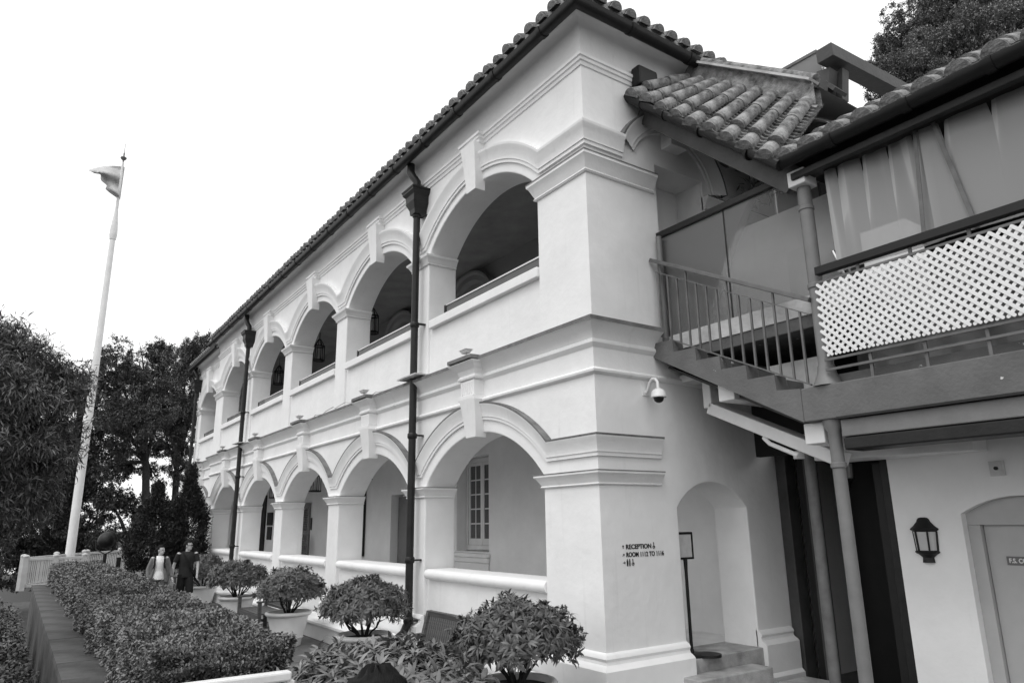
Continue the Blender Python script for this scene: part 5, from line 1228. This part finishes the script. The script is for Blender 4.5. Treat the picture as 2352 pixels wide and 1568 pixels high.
# ================================================================== PEOPLE
def capsule(m, p, q, r0, r1, n=12):
    p, q = Vector(p), Vector(q); d = q-p; L = max(d.length, 1e-5); d = d/L; pts = []; rr = []
    for i in range(5): a = -PI/2+PI/2*i/4; pts.append(p+d*(r0*math.sin(a))); rr.append(max(.0005, r0*math.cos(a)))
    for i in range(5): a = PI/2*i/4; pts.append(q+d*(r1*math.sin(a))); rr.append(max(.0005, r1*math.cos(a)))
    m.tube(pts, rr, n)
def ellipsoid(m, c, r, n=16):
    c = Vector(c); rows = 10; vs = []; 
    for i in range(rows+1):
        a = -PI/2+PI*i/rows
        for k in range(n): b = 2*PI*k/n; vs.append(c+Vector((max(.001, math.cos(a))*r[0]*math.cos(b), max(.001, math.cos(a))*r[1]*math.sin(b), r[2]*math.sin(a))))
    m.add(vs, [(i*n+k, i*n+(k+1) % n, (i+1)*n+(k+1) % n, (i+1)*n+k) for i in range(rows) for k in range(n)]+[tuple(range(n-1, -1, -1)), tuple(range(rows*n, rows*n+n))])
def loft(m, rows, n=20):
    vs = [Vector((cx+rx*math.cos(2*PI*k/n), ry*math.sin(2*PI*k/n)*(1-.12*abs(math.cos(2*PI*k/n))), z)) for z, rx, ry, cx in rows for k in range(n)]
    m.add(vs, [(i*n+k, i*n+(k+1) % n, (i+1)*n+(k+1) % n, (i+1)*n+k) for i in range(len(rows)-1) for k in range(n)]+[tuple(range(n-1, -1, -1)), tuple(range((len(rows)-1)*n, len(rows)*n))])
def fuse(m, name, matn, parent, vox=.011, smooth=4):
    o = m.build(name, matn, None, weld=False); md = o.modifiers.new('r', 'REMESH'); md.mode = 'VOXEL'; md.voxel_size = vox
    s_ = o.modifiers.new('s', 'SMOOTH'); s_.iterations = smooth; s_.factor = .5
    bpy.context.view_layer.update(); me = bpy.data.meshes.new_from_object(o.evaluated_get(bpy.context.evaluated_depsgraph_get()))
    bpy.data.objects.remove(o); me.shade_smooth(); me.name = name
    if not me.materials: me.materials.append(MATS[matn])
    q = bpy.data.objects.new(name, me); col.objects.link(q); q.parent = parent; return q
def hand(m, w_, d, side, fwd):
    """w_: wrist, d: direction of the forearm, side: +1 left; five separate slightly curled fingers"""
    d = Vector(d).normalized(); fwd = Vector(fwd); f_ = (fwd-d*fwd.dot(d)).normalized(); s_ = d.cross(f_)
    pc = w_+d*.045; capsule(m, w_, pc+d*.03, .024, .030); capsule(m, pc+f_*.018, pc+d*.04+f_*.022, .018, .016); capsule(m, pc-f_*.018, pc+d*.036-f_*.022, .018, .015)
    inn = s_*(-side)
    for k, (off, L) in enumerate(((.028, .07), (.010, .08), (-.009, .074), (-.027, .058))):
        b0 = pc+d*.04+f_*off; b1 = b0+d*L*.5+inn*.008; b2 = b1+d*L*.32+inn*.02; b3 = b2+d*L*.2+inn*.02
        capsule(m, b0, b1, .0098, .0092, 8); capsule(m, b1, b2, .0092, .0088, 8); capsule(m, b2, b3, .0088, .0075, 8)
    t0 = w_+d*.02+f_*.02; t1 = t0+f_*.03+d*.025+inn*.01; t2 = t1+d*.03+f_*.006+inn*.008; capsule(m, t0, t1, .014, .0115, 8); capsule(m, t1, t2, .0115, .009, 8)
def person(loc, heading, H, label, look, top, bottom, shoes='blackcloth', hair='short', arms=None, legs=None, female=False, sleeve='short', extras=(), wide=1.0):
    H = H/1.012; r = tag(empty('person', loc, heading), label, 'person'); k = H/1.75; S_ = lambda *a: Vector(a)*k
    sw = (.165 if female else .19)*wide; hwid = .095
    hips = [S_(0, .09, .90), S_(0, -.09, .90)]
    knees = [S_(legs[0][0], .10, legs[0][1]), S_(legs[1][0], -.10, legs[1][1])]; ank = [S_(legs[0][2], .10, legs[0][3]), S_(legs[1][2], -.10, legs[1][3])]
    sh = [S_(0, sw, 1.43), S_(0, -sw, 1.43)]; el = [S_(*arms[0][0]), S_(*arms[1][0])]; wr_ = [S_(*arms[0][1]), S_(*arms[1][1])]
    b = MB()
    ellipsoid(b, S_(0, 0, .95), S_(.105, .155, .13)); ellipsoid(b, S_(0, 0, 1.12), S_(.095, .13*wide, .16)); ellipsoid(b, S_(.005, 0, 1.30), S_(.105, .155*wide, .17)); ellipsoid(b, S_(-.01, 0, 1.42), S_(.075, sw*.95, .06))
    capsule(b, S_(-.012, 0, 1.42), S_(.008, 0, 1.56), .055*k, .050*k)
    for i in range(2):
        capsule(b, hips[i], knees[i], .085*k, .052*k); capsule(b, knees[i], ank[i], .052*k, .034*k); ft = ank[i]-Vector((0, 0, .05*k)); capsule(b, ft+S_(-.05, 0, 0), ft+S_(.15, 0, -.012), .036*k, .028*k)
        capsule(b, sh[i], el[i], .047*k, .038*k); capsule(b, el[i], wr_[i], .038*k, .025*k); hand(b, wr_[i], wr_[i]-el[i], 1 if i == 0 else -1, (1, 0, .1))
    # head
    hc = S_(.022, 0, 1.63); lk = Matrix.Rotation(look, 3, 'Z'); hd = MB()
    ellipsoid(hd, (0, 0, .02*k), S_(.092, .076, .10)); ellipsoid(hd, S_(.028, 0, -.05), S_(.062, .056, .068)); ellipsoid(hd, S_(.065, 0, -.085), S_(.024, .028, .022))
    capsule(hd, S_(.086, 0, .015), S_(.108, 0, -.022), .010*k, .0145*k, 8); ellipsoid(hd, S_(.084, 0, -.058), S_(.012, .026, .009)); capsule(hd, S_(.082, -.035, .028), S_(.082, .035, .028), .010*k, .010*k, 8)
    for s_ in (-1, 1): ellipsoid(hd, S_(-.005, s_*.077, -.01), S_(.018, .010, .03))
    for v in range(len(hd.v)): hd.v[v] = tuple(lk @ Vector(hd.v[v])+hc)
    b.add(hd.v, hd.f); fuse(b, 'body', 'skin', r, .0095, 3)
    for s_ in (-1, 1):
        e = MB(); ellipsoid(e, lk @ S_(.0865, s_*.032, .008)+hc, S_(.008, .014, .007), 10); e.build('eye', 'hair', r, True)
    e = MB(); ellipsoid(e, lk @ S_(.094, 0, -.058)+hc, S_(.006, .022, .005), 10); e.build('mouth', 'cardigan', r, True)
    # hair
    hm = MB(); rows, n = 18, 28; R_ = S_(.106, .09, .115)
    def hv(i, j):
        a = -PI/2+PI*i/rows; c_ = 2*PI*j/n; nz = .012*k*math.sin(c_*9+i*2)*math.cos(a*5); return Vector((math.cos(a)*math.cos(c_)*(R_.x+nz)-.006*k, math.cos(a)*math.sin(c_)*(R_.y+nz), math.sin(a)*(R_.z+nz)+.022*k))
    for i in range(rows):
        for j in range(n):
            q = hv(i+.5, j+.5)/k; front = q.x > .02 and q.z < .075; low = q.z < (-.03 if q.x < .0 else .03)
            if front or low or (q.x > -.02 and abs(q.y) > .05 and q.z < .03): continue
            hm.add([lk @ hv(i, j)+hc, lk @ hv(i, j+1)+hc, lk @ hv(i+1, j+1)+hc, lk @ hv(i+1, j)+hc], [(0, 1, 2, 3)])
    ho = hm.build('hair', 'hair', r, True, angle=70); sd2 = ho.modifiers.new('s', 'SOLIDIFY'); sd2.thickness = .012*k; sd2.offset = -.5
    if hair == 'tied': e = MB(); ellipsoid(e, lk @ S_(-.12, 0, .0)+hc, S_(.045, .045, .05)); ellipsoid(e, lk @ S_(-.09, 0, -.05)+hc, S_(.04, .05, .06)); e.build('hair_bun', 'hair', r, True)
    # clothes
    t = MB(); gsz = .014*k
    hem = .86 if not female else .90
    f2 = .03 if female else .0
    loft(t, [tuple(q*k for q in row) for row in ((hem, .125+f2, .168*wide+f2, .0), (hem+.12, .122+f2*.6, .16*wide+f2*.5, 0), (1.12, .112, .148*wide, 0), (1.24, .118, .158*wide, .005), (1.34, .122, .172*wide, .005), (1.42, .105, sw*1.0, -.005), (1.465, .08, sw*.72, -.012), (1.49, .066, .085, -.012))])
    if sleeve == 'short':
        for i in range(2): t.tube([sh[i]+(sh[i]-el[i])*.02, sh[i].lerp(el[i], .3), sh[i].lerp(el[i], .7)], [.058*k, .061*k, .064*k], 12)
    fuse(t, 'top', top, r, .012, 5)
    if sleeve == 'cardigan':
        c_ = MB()
        for i in range(2):
            sg = 1 if i == 0 else -1
            c_.tube([sh[i]+(sh[i]-el[i])*.02, sh[i].lerp(el[i], .4), el[i], el[i].lerp(wr_[i], .5), el[i].lerp(wr_[i], .85)], [.057*k, .056*k, .05*k, .046*k, .044*k], 12)
            capsule(c_, S_(.06, sg*.115, 1.42), S_(.105, sg*.12, 1.22), .03*k, .034*k); capsule(c_, S_(.105, sg*.12, 1.22), S_(.10, sg*.19, .86), .034*k, .04*k)
            capsule(c_, S_(.0, sg*.165, 1.3), S_(.0, sg*.215, .84), .045*k, .05*k)
        loft(c_, [tuple(q*k for q in row) for row in ((.82, .09, .19, -.075), (1.05, .085, .165, -.07), (1.3, .08, .165, -.055), (1.43, .07, .15, -.04), (1.475, .05, .09, -.04))])
        fuse(c_, 'cardigan', 'cardigan', r, .012, 4)
    p_ = MB(); ellipsoid(p_, S_(0, 0, .93), S_(.118, .165, .11))
    cut = .92 if bottom[1] == 'long' else (.86 if bottom[1] == 'shorts' else .5)
    for i in range(2):
        e = hips[i].lerp(knees[i], 1.0 if bottom[1] != 'mini' else .45); p_.tube([hips[i]+(hips[i]-e)*.1, hips[i].lerp(e, .5), e], [.10*k, .098*k, (.094 if bottom[1] == 'shorts' else .082)*k], 14)
        if bottom[1] == 'long': capsule(p_, knees[i], ank[i]+Vector((0, 0, .03*k)), .078*k, .062*k)
    fuse(p_, 'trousers' if bottom[1] == 'long' else 'shorts', bottom[0], r, .012, 4)
    for i in range(2):
        s2 = MB(); ft = ank[i]-Vector((0, 0, .05*k)); capsule(s2, ft+S_(-.055, 0, -.005), ft+S_(.165, 0, -.015), .043*k, .036*k); s2.build('shoe', shoes, r, True)
    for ex in extras:
        if ex == 'glasses':
            g2 = MB()
            for s_ in (-1, 1):
                n2 = 12; cc = S_(.104, s_*.034, .008)
                for q in range(n2): a0, a1 = 2*PI*q/n2, 2*PI*(q+1)/n2; g2.beam(lk @ (cc+S_(0, .026*math.cos(a0), .019*math.sin(a0)))+hc, lk @ (cc+S_(0, .026*math.cos(a1), .019*math.sin(a1)))+hc, .006, .006)
                g2.beam(lk @ S_(.102, s_*.06, .012)+hc, lk @ S_(-.0, s_*.086, .012)+hc, .006, .006)
            g2.beam(lk @ S_(.106, -.009, .012)+hc, lk @ S_(.106, .009, .012)+hc, .006, .006); g2.build('glasses', 'black', r)
        if ex == 'strap':
            g2 = MB(); pts = [S_(-.06, -.11, 1.47), S_(.03, -.115, 1.485), S_(.10, -.08, 1.40), S_(.14, 0, 1.27), S_(.145, .08, 1.12), S_(.10, .16, .98), S_(0, .195, .93)]
            for a_, b_ in zip(pts[:-1], pts[1:]): g2.beam(a_, b_, .045, .012, (1, 0, .3))
            g2.build('bag_strap', 'blackcloth', r); e = MB(); ellipsoid(e, S_(-.06, .21, .95), S_(.12, .05, .1)); e.build('shoulder_bag', 'blackcloth', r, True)
        if ex == 'backpack':
            for s_ in (-1, 1):
                g2 = MB(); pts = [S_(-.09, s_*.105, 1.44), S_(.0, s_*.11, 1.495), S_(.105, s_*.115, 1.40), S_(.145, s_*.12, 1.25), S_(.10, s_*.16, 1.08)]
                for a_, b_ in zip(pts[:-1], pts[1:]): g2.beam(a_, b_, .04, .012, (1, 0, .3))
                g2.build('strap', 'blackcloth', r)
            e = MB(); ellipsoid(e, S_(-.19, 0, 1.22), S_(.1, .15, .22)); e.build('backpack', 'blackcloth', r, True)
    return r
walk = ((.10, .49, .02, .10), (.12, .50, .14, .085)); walk2 = ((.16, .50, .10, .10), (.0, .47, -.16, .13))
mp = onZ(437, 1239, 1.79)
mp = far(434, 1239, math.hypot(-13.9-CAM.x, -1.68-CAM.y))
toc = math.atan2(CAM.y-mp.y, CAM.x-mp.x)
person((mp.x, mp.y, 0), toc+.12, mp.z, 'man with glasses in dark T-shirt and black shorts walking on the terrace path', .95, 'shirtdark', ('blackcloth', 'shorts'), hair='short',
       arms=(((.03, .26, 1.16), (.12, .25, .93)), ((-.03, -.29, 1.15), (.03, -.31, .90))), legs=walk2, extras=('glasses', 'strap'), wide=1.08)
wp_ = far(371, 1250, math.hypot(-13.7-CAM.x, -2.3-CAM.y))
person((wp_.x, wp_.y, 0), toc+.05, wp_.z, 'woman in white top and open grey cardigan with backpack straps walking', .85, 'shirtwhite', ('denim', 'mini'), hair='tied', female=True, sleeve='cardigan',
       arms=(((-.02, .27, 1.15), (.06, .33, .92)), ((.0, -.26, 1.15), (.10, -.24, .93))), legs=walk, extras=('backpack',))
hp_ = far(868, 1528, 2.05)
person((hp_.x, hp_.y, 0), math.atan2(hp_.y-CAM.y, hp_.x-CAM.x), hp_.z, 'person of whom only the black hair shows at the bottom edge', .1, 'shirtdark', ('denim', 'long'), hair='tied', female=True,
       arms=(((0, .26, 1.15), (.05, .27, .92)), ((0, -.26, 1.15), (.05, -.27, .92))), legs=((.01, .48, -.01, .085), (.02, .48, .0, .085)))
